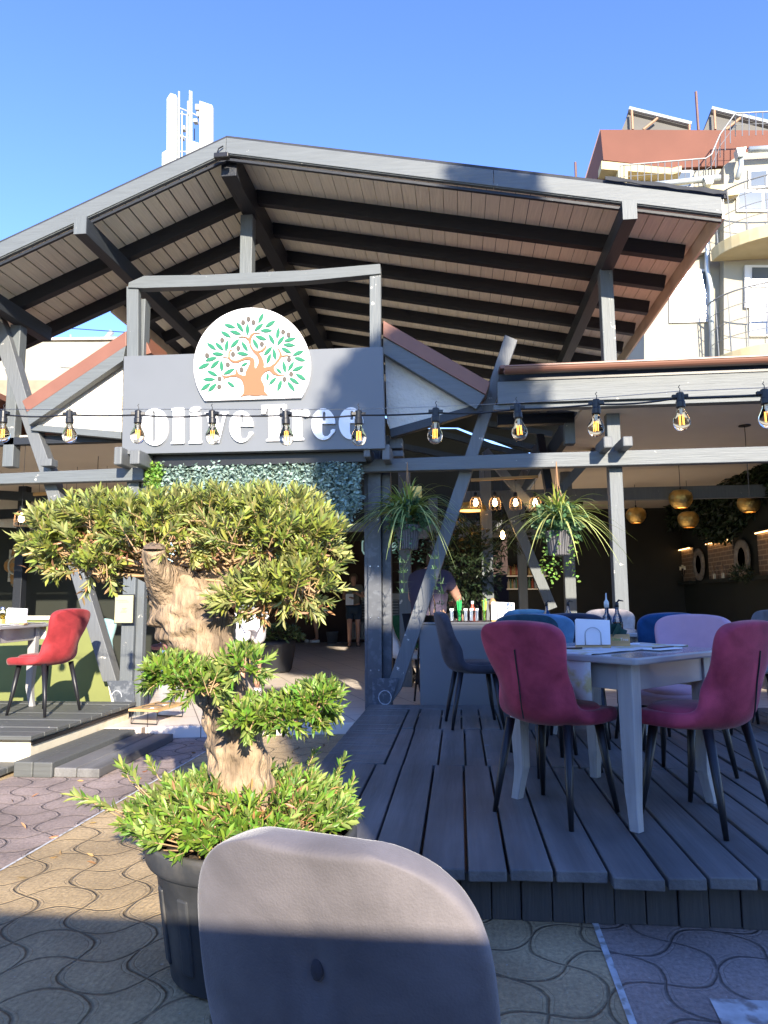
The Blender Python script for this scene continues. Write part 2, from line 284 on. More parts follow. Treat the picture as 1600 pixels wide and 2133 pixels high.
# ================================================================== GROUND
def ground_material():
    m = bpy.data.materials.new('stamped_paving'); m.use_nodes = True; n = m.node_tree.nodes; L = m.node_tree.links; b = n['Principled BSDF']
    tc = n.new('ShaderNodeTexCoord'); mp = n.new('ShaderNodeMapping'); mp.inputs['Rotation'].default_value = (0, 0, radians(-27)); mp.inputs['Scale'].default_value = (1/.215, 1/.215, 1); mp.inputs['Location'].default_value = (.2, .1, 0)
    nd = n.new('ShaderNodeTexNoise'); nd.inputs['Scale'].default_value = 9; L.new(tc.outputs['Object'], nd.inputs[0])
    va = n.new('ShaderNodeVectorMath'); va.operation = 'MULTIPLY_ADD'; L.new(nd.outputs[1], va.inputs[0]); va.inputs[1].default_value = (.02, .02, 0); L.new(tc.outputs['Object'], va.inputs[2])
    L.new(va.outputs[0], mp.inputs[0]); sp = n.new('ShaderNodeSeparateXYZ'); L.new(mp.outputs[0], sp.inputs[0])
    def M(op, a, b_=None, c=None):
        q = n.new('ShaderNodeMath'); q.operation = op
        for i, x in enumerate((a, b_, c)):
            if x is None: continue
            if isinstance(x, (int, float)): q.inputs[i].default_value = x
            else: L.new(x, q.inputs[i])
        return q.outputs[0]
    X, Y = sp.outputs[0], sp.outputs[1]
    u = M('ADD', X, M('MULTIPLY', M('SINE', M('MULTIPLY', Y, pi)), .25)); v = M('ADD', Y, M('MULTIPLY', M('SINE', M('MULTIPLY', X, pi)), .25))
    du = M('PINGPONG', u, .5); dv = M('PINGPONG', v, .5); d = M('MINIMUM', du, dv)
    def ss(x, a, bb, lo=0, hi=1):
        r = n.new('ShaderNodeMapRange'); r.interpolation_type = 'SMOOTHSTEP'; L.new(x, r.inputs[0]); r.inputs[1].default_value = a; r.inputs[2].default_value = bb; r.inputs[3].default_value = lo; r.inputs[4].default_value = hi; return r.outputs[0]
    joint = ss(d, .004, .04, 0, 1)
    ring = M('MULTIPLY', M('SUBTRACT', 1, ss(M('ABSOLUTE', M('SUBTRACT', d, .09)), .0, .018)), .25)
    height = M('SUBTRACT', joint, ring)
    nf = n.new('ShaderNodeTexNoise'); nf.inputs['Scale'].default_value = 55; nf.inputs['Detail'].default_value = 8; nf.inputs['Roughness'].default_value = .7; L.new(tc.outputs['Object'], nf.inputs[0])
    nw = n.new('ShaderNodeTexWave'); nw.inputs['Scale'].default_value = 14; nw.inputs['Distortion'].default_value = 9; nw.inputs['Detail'].default_value = 4; L.new(tc.outputs['Object'], nw.inputs[0])
    hh = M('ADD', height, M('MULTIPLY', nf.outputs[0], .5)); hh = M('ADD', hh, M('MULTIPLY', nw.outputs[1], .10))
    bp = n.new('ShaderNodeBump'); bp.inputs['Strength'].default_value = .9; bp.inputs['Distance'].default_value = .012; L.new(hh, bp.inputs['Height']); L.new(bp.outputs[0], b.inputs['Normal'])
    # colour fields: ochre, and pink beyond the painted lines
    so = n.new('ShaderNodeSeparateXYZ'); L.new(tc.outputs['Object'], so.inputs[0])
    def side(p, q):   # 1 on the left-hand side of p->q
        dx, dy = q.x-p.x, q.y-p.y
        e = M('SUBTRACT', M('MULTIPLY', M('SUBTRACT', so.outputs[1], p.y), dx), M('MULTIPLY', M('SUBTRACT', so.outputs[0], p.x), dy)); return ss(e, -.003, .003)
    nrm_ = V((-(LN1[1]-LN1[0]).y, (LN1[1]-LN1[0]).x, 0)).normalized()*1.05; s1 = M('SUBTRACT', side(LN1[0], LN1[1]), side(LN1[0]+nrm_, LN1[1]+nrm_)); s2 = side(LN2[0], LN2[1]); pk = M('MAXIMUM', s1, s2)
    c = n.new('ShaderNodeMix'); c.data_type = 'RGBA'; L.new(pk, c.inputs[0]); c.inputs[6].default_value = (.45, .330, .175, 1); c.inputs[7].default_value = (.345, .268, .225, 1)
    nl = n.new('ShaderNodeTexNoise'); nl.inputs['Scale'].default_value = 2.2; nl.inputs['Detail'].default_value = 7; L.new(tc.outputs['Object'], nl.inputs[0])
    vv = M('MULTIPLY', M('ADD', .25, M('MULTIPLY', nl.outputs[0], 1.3)), M('ADD', .15, M('MULTIPLY', nf.outputs[0], 1.6)))
    vv = M('MULTIPLY', vv, M('ADD', .50, M('MULTIPLY', joint, .50)))
    c2 = n.new('ShaderNodeMix'); c2.data_type = 'RGBA'; c2.blend_type = 'MULTIPLY'; c2.inputs[0].default_value = 1; L.new(c.outputs[2], c2.inputs[6]); L.new(vv, c2.inputs[7])
    # pale lime specks
    nsx = n.new('ShaderNodeTexNoise'); nsx.inputs['Scale'].default_value = 70; nsx.inputs['Detail'].default_value = 2; L.new(tc.outputs['Object'], nsx.inputs[0])
    c3 = n.new('ShaderNodeMix'); c3.data_type = 'RGBA'; L.new(ss(nsx.outputs[0], .68, .74, 0, .6), c3.inputs[0]); L.new(c2.outputs[2], c3.inputs[6]); c3.inputs[7].default_value = (.42, .40, .36, 1)
    L.new(c3.outputs[2], b.inputs['Base Color']); b.inputs['Roughness'].default_value = .82
    return m
LN1 = (aZ(0, 1815, 0), aZ(215, 1690, 0)); LN2 = (aZ(1240, 1925, 0), aZ(1318, 2133, 0))
g = MB().add([(-300, -300, 0), (300, -300, 0), (300, 500, 0), (-300, 500, 0)], [(0, 1, 2, 3)]).build('ground', ground_material()); tag(g, kind='structure')
linem = mat('line_paint', (.52, .52, .50), .8, .2, 20, .1, col2=(.25, .22, .17), c2scale=25, c2amt=.8)
def strip(name, a, b, wd, ext0=0, ext1=0):
    d = (b-a).normalized(); s = V((-d.y, d.x, 0))*wd/2; a = a-d*ext0; b = b+d*ext1; z = V((0, 0, .004))
    o = MB().add([a-s+z, b-s+z, b+s+z, a+s+z], [(0, 1, 2, 3)]).build(name, linem); tag(o, kind='structure')
strip('painted_line', LN1[0], LN1[1], .014, 2, 1.6); strip('painted_line', LN2[0], LN2[1], .022, -.0, 1)
q = [aZ(1478, 2082, 0), aZ(1610, 2088, 0), aZ(1660, 2250, 0), aZ(1545, 2220, 0)]
o = MB().add([p+V((0, 0, .004)) for p in q], [(0, 1, 2, 3)]).build('painted_patch', mat('worn_white_paint', (.50, .49, .47), .8, .2, 20, .1, col2=(.24, .19, .16), c2scale=14, c2amt=.9)); tag(o, kind='structure')
# tiled entrance and dining floor
def tile_material(name, c1, c2, size, rot=0):
    m = bpy.data.materials.new(name); m.use_nodes = True; n = m.node_tree.nodes; L = m.node_tree.links; b = n['Principled BSDF']
    tc = n.new('ShaderNodeTexCoord'); mp = n.new('ShaderNodeMapping'); mp.inputs['Rotation'].default_value = (0, 0, rot); L.new(tc.outputs['Object'], mp.inputs[0])
    br = n.new('ShaderNodeTexBrick'); br.offset = 0; br.inputs['Color1'].default_value = (*c1, 1); br.inputs['Color2'].default_value = (*[x*1.08 for x in c1], 1); br.inputs['Mortar'].default_value = (*c2, 1)
    br.inputs['Scale'].default_value = 1; br.inputs['Mortar Size'].default_value = .004; br.inputs['Brick Width'].default_value = size; br.inputs['Row Height'].default_value = size; L.new(mp.outputs[0], br.inputs[0])
    L.new(br.outputs[0], b.inputs['Base Color']); b.inputs['Roughness'].default_value = .35; return m
tilef = tile_material('floor_tiles', (.74, .65, .55), (.12, .09, .07), .45, radians(-24))
fl = [(-3.6, 5.98), (-2.17, 6.28), (-1.0, 6.50), (-.6, 6.56), (4.6, 6.98), (4.6, 18.6), (-8, 18.6), (-8, 6.9), (-3.6, 6.9)]
o = MB().prism([(x, y, .0) for x, y in fl], (0, 0, .1)).build('dining_floor', tilef, bevel=.004); tag(o, kind='structure')
db = leafmesh('fallen_leaves', [(random.uniform(-3.0, -1.0)+random.gauss(0, .2), random.uniform(2.9, 6.0), .006) for _ in range(70)], [(random.uniform(-1, 1), random.uniform(-1, 1), random.uniform(0, .25)) for _ in range(70)], .05, .013, lf_dead); tag(db, kind='stuff', label='dry fallen leaves scattered on the paving between pot and steps', cat='leaves')
# ================================================================== RIGHT DECK
deck = thing('timber_deck', 'low dark blue-grey timber deck under the dining tables on the right', 'deck', (1.4, 4.8, 0))
def inv(o, root): o.matrix_parent_inverse = root.matrix_world.inverted() if False else Matrix.Translation(-V(root.location)); return o
mb = MB(); ztop = .21
def plank(mb, x0, x1, y0, y1, zt, th=.042, jit=.004):
    dz = random.uniform(-jit, jit); t = random.uniform(-jit, jit)
    vs = [(x0, y0, zt-th+dz), (x1, y0, zt-th+dz+t), (x0, y1, zt-th+dz), (x1, y1, zt-th+dz+t), (x0, y0, zt+dz), (x1, y0, zt+dz+t), (x0, y1, zt+dz), (x1, y1, zt+dz+t)]
    mb.add(vs, [(0, 2, 3, 1), (4, 5, 7, 6), (0, 1, 5, 4), (2, 6, 7, 3), (0, 4, 6, 2), (1, 3, 7, 5)])
seams = [aZ(x, y, .21).x for x, y in ((872, 1808), (972, 1815), (1060, 1817), (1160, 1828), (1276, 1830), (1396, 1838), (1487, 1842), (1602, 1850))]
xs = [-.865, -.70, -.52, -.36] + seams; 
while xs[-1] < 3.9: xs.append(xs[-1]+random.uniform(.13, .18))
rows = [(2.76, 4.42), (4.43, 5.62), (5.63, 6.62)]
for ri, (y0, y1) in enumerate(rows):
    X = xs if ri == 0 else [-.47]+[x+random.uniform(-.03, .03) for x in xs if x > -.42]
    for a, b in zip(X[:-1], X[1:]):
        plank(mb, a+.0065, b-.0065, y0+(random.uniform(-.02, .03) if ri == 0 else 0), y1, ztop)
y = 4.45
while y < 6.6: plank(mb, -.865, -.478, y, min(y+.085, 6.62), ztop, jit=.002); y += .089
plank(mb, -.865, 3.9, 6.63, 6.86, ztop, jit=0)
inv(mb.build('deck_boards', deckm, deck, bevel=.005), deck)
mb = MB(); x = -.80
while x < 3.8: b = x+.113+random.uniform(-.004, .004); mb.box((x+.002, 2.86+random.uniform(0, .008), .0), (b-.002, 2.895, .166)); x = b
inv(mb.build('front_skirt', fasciam, deck, bevel=.003), deck)
mb = MB(); y = 2.9
while y < 6.5: mb.box((-.83+random.uniform(0, .006), y+.002, 0), (-.80, min(y+.111, 6.5), .166)); y += .113
inv(mb.build('side_skirt', fasciam, deck, bevel=.003), deck)
inv(MB().box((-.78, 2.91, .02), (3.78, 6.5, .155)).build('joist_frame', blackmetal, deck), deck)
# ================================================================== LEFT PLATFORM AND STEPS
plat = thing('timber_platform', 'weathered grey timber platform with cream skirting under the red chair', 'platform', (-4.5, 5.8, 0))
def P(o): return inv(o, plat)
mb = MB(); y = 4.93
while y < 6.60: plank(mb, -8, -3.06, y+.003, min(y+.17, 6.62)-.003, .25, .032, .003); y += .17
P(mb.build('platform_boards', platm, plat, bevel=.006))
P(MB().bar((-3.045, 4.93, .227), (-3.045, 6.6, .227), .035, .05).build('edge_trim', gy, plat, bevel=.004)) if False else None
P(MB().box((-8, 5.0, 0), (-3.10, 6.55, .214)).build('skirting', steptrim, plat, bevel=.004))
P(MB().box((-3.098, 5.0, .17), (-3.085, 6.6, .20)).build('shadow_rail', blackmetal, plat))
st = thing('entrance_steps', 'two low grey timber steps beside the cream skirted platform', 'steps', (-2.8, 5.3, 0))
for (x0, x1, y0, y1, z1, zz) in ((-3.08, -2.80, 4.78, 6.05, .105, 0), (-2.797, -2.47, 4.80, 6.08, .065, 0)):
    m_ = MB(); mid = (x0+x1)/2
    m_.box((x0, y0, 0), (mid-.002, y1, z1)); m_.box((mid+.002, y0, 0), (x1, y1, z1-.002)); o = m_.build('step', deckm if z1 < .1 else platm, st, bevel=.008); inv(o, st)
st2 = thing('front_step', 'short grey timber step in front of the left platform', 'step', (-4, 4.7, 0))
o = MB().box((-5.2, 4.62, .015), (-3.14, 4.80, .06)).box((-5.2, 4.804, .015), (-3.14, 4.97, .06)).build('tread', platm, st2, bevel=.008); inv(o, st2)
o = MB().box((-5.2, 4.65, 0), (-3.2, 4.95, .015)).build('riser', steptrim, st2); inv(o, st2)
# ================================================================== PAVILION
pav = thing('restaurant_pavilion', 'open timber restaurant pavilion with grey painted beams and a wide plank-lined gable roof', 'pavilion', (0, 0, 0))
RX, RZ = -2.1, 5.50
SR, SL = .205, .41
def zr(x): return RZ-SR*(x-RX) if x >= RX else RZ-SL*(RX-x)
plankm = wood_paint('soffit_planks', (.86, .83, .68), 'Y', var=.13, rough=.8)
YF, YB = 6.08, 12.8; XE = 2.32
mb = MB(); x = RX
while x < XE:
    b = min(x+.135, XE); mb.bar(((x+b)/2, YF, zr((x+b)/2)+.012), ((x+b)/2, YB, zr((x+b)/2)+.012), (b-x)-.003, .022, up=(SR, 0, 1)); x = b
mb.build('right_soffit', plankm, pav)
cornL = -3.98; YL = 7.62
mb = MB(); x = RX
while x > -6.2:
    b = x-.135; yb = YB if b > cornL else YL; mb.bar(((x+b)/2, YF, zr((x+b)/2)+.012), ((x+b)/2, yb, zr((x+b)/2)+.012), (x-b)-.003, .022, up=(-SL, 0, 1)); x = b
mb.build('left_soffit', plankm, pav)
# membrane sheets on top
mb = MB(); mb.prism([(RX, YF-.03, RZ+.03), (XE+.05, YF-.03, zr(XE)+.03), (XE+.05, YF-.03, zr(XE)+.065), (RX, YF-.03, RZ+.065)], (0, YB-YF+.1, 0)).build('right_roof_covering', membrane, pav)
MB().prism([(RX-.003, YF-.03, RZ+.03), (RX-.003, YF-.03, RZ+.065), (-6.3, YF-.03, zr(-6.3)+.065), (-6.3, YF-.03, zr(-6.3)+.03)], (0, YL-YF+.02, 0)).build('left_roof_covering', membrane, pav)
MB().prism([(RX-.003, YL, RZ+.03), (RX-.003, YL, RZ+.065), (cornL-.02, YL, zr(cornL)+.065), (cornL-.02, YL, zr(cornL)+.03)], (0, YB-YL+.1, 0)).build('left_roof_covering', membrane, pav)
# verge boards
def verge(name, xa, xb, y0=YF-.05, top=.032, h=.17, th=.04, m=gx):
    return MB().prism([(xa, y0, zr(xa)+top-h), (xb, y0, zr(xb)+top-h), (xb, y0, zr(xb)+top), (xa, y0, zr(xa)+top)], (0, th, 0)).build(name, m, pav, bevel=.004)
verge('verge_board', RX, .38); verge('verge_board', .383, XE); verge('verge_board', RX-.003, -6.2)
verge('verge_lip', RX, XE, YF-.062, -.10, .030, .012); verge('verge_lip', RX-.003, -6.2, YF-.062, -.10, .030, .012)
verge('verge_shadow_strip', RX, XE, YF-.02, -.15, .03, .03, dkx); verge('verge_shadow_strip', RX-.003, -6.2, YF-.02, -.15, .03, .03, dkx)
tg = mat('eave_board', (.78, .68, .52), .8, .1, 5, .1)
MB().box((XE+.005, YF-.02, zr(XE)-.15), (XE+.03, YB, zr(XE)+.03)).build('eave_board', tg, pav)
MB().prism([(cornL-.03, YL, zr(cornL)-.16), (cornL, YL, zr(cornL)-.16), (cornL, YL, zr(cornL)+.03), (cornL-.03, YL, zr(cornL)+.03)], (0, YB-YL, 0)).build('eave_board', tg, pav)
# torn membrane edge over the right end of the verge
mb = MB(); ax = [1.35+i*.1 for i in range(11)]+[XE+.04]; top = []; bot = []
for i, xx in enumerate(ax): top.append((xx, YF-.07, zr(min(xx, XE))+.085+.008*sin(i*1.7))); bot.append((xx, YF-.07, zr(min(xx, XE))+.055-.01*(i/11)-.006*sin(i*2.3)-(.05 if i == 11 else 0)))
mb.prism(top+bot[::-1], (0, .012, 0)).build('loose_membrane', membrane, pav)
# ridge lamp on the apex
# rafters
yr = [6.86+.66*i for i in range(9)]
for i, yy in enumerate(yr):
    p = (RX+.05, yy, zr(RX+.05)-.075); q = (XE-.07, yy, zr(XE-.07)-.075)
    MB().bar(p, q, .085, .145, up=(SR, 0, 1)).build('rafter', dkx, pav, bevel=.004)
    xl = -5.6 if i < 2 else cornL+.1
    if i < 2: yy = (6.86, 7.55)[i]
    MB().bar((RX-.05, yy, zr(RX-.05)-.075), (xl, yy, zr(xl)-.075), .085, .145, up=(-SL, 0, 1)).build('rafter', dkx, pav, bevel=.004)
MB().box((RX-.075, 6.12, RZ-.30), (RX+.075, YB, RZ-.05)).build('ridge_beam', dky, pav, bevel=.006)
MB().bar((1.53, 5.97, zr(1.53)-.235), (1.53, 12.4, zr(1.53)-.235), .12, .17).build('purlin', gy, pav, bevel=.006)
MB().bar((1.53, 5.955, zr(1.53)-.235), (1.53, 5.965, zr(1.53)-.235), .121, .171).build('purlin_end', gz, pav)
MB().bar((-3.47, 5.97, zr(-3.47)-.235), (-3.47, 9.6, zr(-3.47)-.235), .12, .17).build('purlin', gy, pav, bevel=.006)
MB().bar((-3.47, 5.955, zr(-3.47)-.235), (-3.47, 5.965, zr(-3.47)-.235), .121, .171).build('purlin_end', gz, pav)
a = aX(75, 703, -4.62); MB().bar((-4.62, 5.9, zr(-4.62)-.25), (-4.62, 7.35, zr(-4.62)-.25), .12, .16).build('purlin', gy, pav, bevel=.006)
# posts
def post(name, X, Y, z0, z1, w=.115, m=gz, d=None): d = d or w; return MB().box((X-w/2, Y-d/2, z0), (X+w/2, Y+d/2, z1)).build(name, m, pav, bevel=.006)
post('king_post', RX-.03, 6.86, 4.46, RZ-.3, .13, gz)
post('post', 1.52, 6.98, .21, zr(1.52)-.31, .125)
post('post', -4.66, 6.9, 2.6, zr(-4.62)-.32, .12)
xL0, xL1 = aY(258, 1240, 6.75).x, aY(284, 1240, 6.75).x
MB().box((xL0, 6.72, .0), (xL1, 6.85, 4.3)).build('post', gz, pav, bevel=.006)
MB().box((xL1+.003, 6.76, .0), (xL1+.075, 6.84, 3.0)).build('post', gz, pav, bevel=.004)
MB().box((-.885, 6.93, .1), (-.755, 7.06, 2.85)).build('pillar', steelpaint, pav, bevel=.004)
MB().box((-.925, 6.97, .1), (-.888, 7.08, 2.75)).build('pillar_flange', steelpaint, pav, bevel=.004)
MB().box((-.752, 7.02, .1), (-.665, 7.13, 2.85)).build('pillar_post', steelpaint, pav, bevel=.004)
mb = MB()
for zz in (.55, 1.05, 1.55, 2.05):
    for xx in (-.862, -.785): mb.lathe([(.010, 0), (.006, .007), (0, .009)], (xx, 0, 0), 8)
mb2 = MB()
for zz in (.52, 1.02, 1.52, 1.98):
    for xx in (-.862, -.782): mb2.box((xx-.007, 6.921, zz-.007), (xx+.007, 6.929, zz+.007))
mb2.build('pillar_bolts', steel, pav, bevel=.003)
# base plates (chequer plate)
def base_plate(pts, Y, X0):
    o = MB().prism(pxpoly(pts, Y), (0, .008, 0)).build('base_plate', cheq, pav, bevel=.002)
    m_ = MB(); c = aY(*pts[4], Y-.004) if len(pts) > 4 else None
cheq = mat('chequer_plate', (.075, .085, .10), .45, .1, 6, .05, col2=(.45, .48, .50), c2scale=22, c2amt=.22)
n = cheq.node_tree.nodes; L = cheq.node_tree.links; br = n.new('ShaderNodeTexBrick'); br.offset = 0; br.inputs['Scale'].default_value = 24; br.inputs['Mortar Size'].default_value = .12
tc = n.new('ShaderNodeTexCoord'); mp = n.new('ShaderNodeMapping'); mp.inputs['Rotation'].default_value = (pi/2, 0, 0); mp2 = n.new('ShaderNodeMapping'); mp2.inputs['Rotation'].default_value = (0, 0, radians(45))
L.new(tc.outputs['Object'], mp.inputs[0]); L.new(mp.outputs[0], mp2.inputs[0]); L.new(mp2.outputs[0], br.inputs[0]); bp = n.new('ShaderNodeBump'); bp.inputs['Strength'].default_value = .8; bp.inputs['Distance'].default_value = .004
L.new(br.outputs['Fac'], bp.inputs['Height']); L.new(bp.outputs[0], n['Principled BSDF'].inputs['Normal'])
MB().prism(pxpoly([(776, 1492), (776, 1413), (832, 1413), (822, 1444), (797, 1492)], 6.905), (0, .01, 0)).build('base_plate', cheq, pav, bevel=.002)
MB().prism(pxpoly([(283, 1500), (278, 1418), (222, 1418), (230, 1440), (238, 1462), (262, 1500)], 6.70), (0, .01, 0)).build('base_plate', cheq, pav, bevel=.002)
c = aY(802, 1453, 6.90); mb = MB(); mb.tube([(c.x+.06*cos(t), c.y, c.z+.065*sin(t)) for t in np.linspace(0, 2*pi, 25)], .004, 5); mb.build('plate_ring', mat('worn_edge', (.45, .47, .5), .5, .3, 40, 0), pav)
c = aY(243, 1452, 6.695); mb = MB(); mb.tube([(c.x+.05*cos(t), c.y, c.z+.06*sin(t)) for t in np.linspace(0, pi, 15)], .004, 5); mb.build('plate_ring', MATS['worn_edge'], pav)
# V braces
def brace(p, q, Y, w=.125, d=.12, m=gbrace): a, b = aY(*p, Y), aY(*q, Y); return MB().bar(a, b, d, w, up=(0, 1, 0)).build('brace', m, pav, bevel=.006)
def brace2(pts, Y, th=.12, m=gbrace): return MB().prism(pxpoly(pts, Y), (0, th, 0)).build('brace', m, pav, bevel=.006)
brace2([(1052, 697), (1078, 708), (1018, 880), (836, 1436), (797, 1492), (790, 1478), (975, 930)], 6.93)
brace2([(-30, 655), (-8, 640), (20, 705), (62, 850), (112, 990), (243, 1420), (214, 1420), (88, 1000), (20, 800)], 6.76, .13)
# main cross beams
MB().prism(pxpoly([(750, 958), (750, 983), (1640, 960), (1640, 928), (1100, 944)], 6.80), (0, .10, 0)).build('cross_beam', gx, pav, bevel=.006)
MB().prism(pxpoly([(-40, 988), (-40, 1009), (299, 1000), (299, 973)], 6.62), (0, .10, 0)).build('cross_beam', gx, pav, bevel=.006)
for (x0, x1, y0, y1, Y0, Y1) in ((236, 254, 930, 968, 6.4, 6.72), (269, 291, 936, 967, 6.35, 6.9), (757, 771, 927, 952, 6.55, 6.95), (796, 812, 925, 958, 6.55, 6.93), (1258, 1276, 908, 933, 6.55, 6.95), (1298, 1318, 908, 930, 6.55, 6.95)):
    a, b = aY(x0, y1, Y0), aY(x1, y0, Y0); MB().box((a.x, Y0, a.z), (b.x, Y1, b.z)).build('joist_end', gbrace, pav, bevel=.012)
for (x0, x1, y0, y1) in ((812, 838, 912, 934), (812, 840, 938, 951)):
    a, b = aY(x0, y1, 6.9), aY(x1, y0, 6.9); MB().box((a.x, 6.9, a.z), (b.x, 7.05, b.z)).build('joist_block', gbrace, pav, bevel=.006)
a, b = aY(93, 974, 6.7), aY(117, 958, 6.7); MB().box((a.x, 6.62, a.z), (b.x, 6.74, b.z)).build('joist_end', gbrace, pav, bevel=.008)
# sign frame: two posts and a slightly bowed top rail
MB().prism(pxpoly([(264, 745), (263, 596), (288, 596), (288, 745)], 6.62), (0, .07, 0)).build('sign_post', gz, pav, bevel=.005)
MB().prism(pxpoly([(770, 727), (770, 566), (793, 566), (793, 727)], 6.62), (0, .09, 0)).build('sign_post', gz, pav, bevel=.005)
MB().prism(pxpoly([(266, 599), (268, 588), (300, 574), (430, 572), (640, 562), (792, 549), (793, 570), (640, 585), (430, 596), (300, 600)], 6.60), (0, .10, 0)).build('sign_rail', gx, pav, bevel=.005)
# entrance gable: brown metal roof edge, grey verge, stucco triangle, lower beam
pxprism('gable_roof', [(263, 689), (46, 835), (56, 858), (263, 720)], 6.66, 7.4, brown, pav)
pxprism('gable_roof', [(296, 690), (315, 735), (300, 740), (290, 712)], 6.78, 7.4, brown, pav)
pxprism('gable_verge', [(262, 720), (56, 858), (60, 886), (256, 751)], 6.66, 6.74, gx, pav)
pxprism('gable_wall', [(256, 750), (62, 884), (75, 890), (253, 902)], 6.78, 6.88, stucco, pav)
pxprism('gable_beam', [(80, 885), (62, 896), (252, 914), (252, 899)], 6.72, 6.80, gx, pav)
pxprism('gable_roof', [(798, 667), (1021, 796), (1012, 822), (798, 700)], 6.70, 7.4, brown, pav)
pxprism('gable_verge', [(798, 701), (1011, 823), (992, 852), (798, 736)], 6.72, 6.80, gx, pav)
pxprism('gable_wall', [(802, 736), (990, 850), (818, 906), (806, 880)], 6.84, 6.92, stucco, pav)
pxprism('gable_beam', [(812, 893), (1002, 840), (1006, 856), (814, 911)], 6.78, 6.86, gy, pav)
# right wing eaves
a, b = aY(1050, 767, 6.5), aY(1600, 755, 6.5); gut = MB()
zz = a.z; prof = [(r*cos(t), r*sin(t)) for r in (.055,) for t in np.linspace(pi, 2*pi, 9)]
gut.prism([(a.x, 6.5+y_, zz+z_) for y_, z_ in prof]+[(a.x, 6.5+y_*.9, zz+z_*.9) for y_, z_ in prof[::-1]], (5.2, 0, 0)); o = gut.build('gutter', gutterm, pav)
MB().tube([(a.x, 6.445, zz), (a.x+5.2, 6.445, zz)], .008, 6).build('gutter_lip', gutterm, pav)
MB().prism([(a.x-.03, 6.56, zz+.02), (a.x-.03, 6.56, zz+.05), (a.x-.03, 9, zz+.5), (a.x-.03, 9, zz+.45)], (5.3, 0, 0)).build('wing_roof', brown, pav)
zf1, zf0 = aY(1050, 796, 6.62).z, aY(1050, 852, 6.62).z
MB().box((a.x-.06, 6.60, zf0+.05), (6.2, 6.68, zf1)).build('fascia_board', gx, pav, bevel=.004)
MB().box((a.x-.10, 6.64, zf0), (6.2, 6.74, zf0+.048)).build('fascia_board', gx, pav, bevel=.004)
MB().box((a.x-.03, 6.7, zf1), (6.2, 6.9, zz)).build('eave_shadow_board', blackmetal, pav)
MB().box((1.20, 6.75, zf0+.0), (4.6, 14.6, zf0+.04)).build('wing_ceiling', ceilm, pav)
MB().box((a.x-.03, 7.2, zf0-.01), (1.20, 7.3, zf0+.1)).build('inner_beam', dkx, pav); MB().box((1.13, 7.3, zf0-.12), (1.20, 9.6, zf0+.1)).build('inner_beam', dky, pav)
MB().box((1.10, 7.2, 2.75), (1.2, 7.32, zf0)).build('inner_post', gz, pav)
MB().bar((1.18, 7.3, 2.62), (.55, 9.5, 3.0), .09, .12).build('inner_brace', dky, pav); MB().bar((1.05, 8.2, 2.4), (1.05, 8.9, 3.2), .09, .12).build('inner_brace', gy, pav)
# left wing ceiling / fascia
MB().box((-8, 6.84, 2.83), (-3.36, 6.92, 2.91)).build('fascia_board', dkx, pav, bevel=.004)
MB().box((-8, 6.93, 2.91), (-3.36, 12.4, 2.95)).build('wing_ceiling', ceilm, pav)
MB().box((-8, 6.66, 3.1), (-4.72, 6.74, 3.30)).build('fascia_board', gx, pav, bevel=.004)
MB().box((-8, 6.7, 3.30), (-4.72, 12.4, 3.36)).build('wing_roof', brown, pav)
# interior shell
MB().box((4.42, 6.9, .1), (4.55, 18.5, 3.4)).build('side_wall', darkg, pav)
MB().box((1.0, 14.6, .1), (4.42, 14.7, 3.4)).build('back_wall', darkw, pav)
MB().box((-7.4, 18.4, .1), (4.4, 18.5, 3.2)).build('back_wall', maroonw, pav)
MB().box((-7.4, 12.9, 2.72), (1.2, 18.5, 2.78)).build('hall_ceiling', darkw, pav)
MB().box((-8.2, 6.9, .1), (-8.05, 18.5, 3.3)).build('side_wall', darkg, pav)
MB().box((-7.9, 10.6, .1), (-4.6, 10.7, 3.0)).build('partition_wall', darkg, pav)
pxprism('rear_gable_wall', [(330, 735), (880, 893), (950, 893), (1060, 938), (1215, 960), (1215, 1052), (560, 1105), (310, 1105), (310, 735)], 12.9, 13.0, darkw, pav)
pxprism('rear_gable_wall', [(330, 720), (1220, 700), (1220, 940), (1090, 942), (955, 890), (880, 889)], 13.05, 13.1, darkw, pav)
for p0, p1 in (((905, 900), (1100, 950)), ((840, 930), (960, 955)), ((1000, 905), (1160, 945)), ((1000, 880), (1150, 905))):
    aa, bb = aY(*p0, 11.5), aY(*p1, 11.5); MB().bar(aa, bb, .08, .09).build('rear_rafter', dkx, pav)
# header over entrance and dark signbox soffit
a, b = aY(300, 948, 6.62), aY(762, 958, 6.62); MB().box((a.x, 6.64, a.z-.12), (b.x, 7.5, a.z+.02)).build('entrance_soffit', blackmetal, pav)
aa = aY(600, 1108, 12.6); MB().box((-4.6, 12.55, aa.z-.02), (1.2, 12.65, aa.z+.14)).build('header_beam', gbrace, pav)
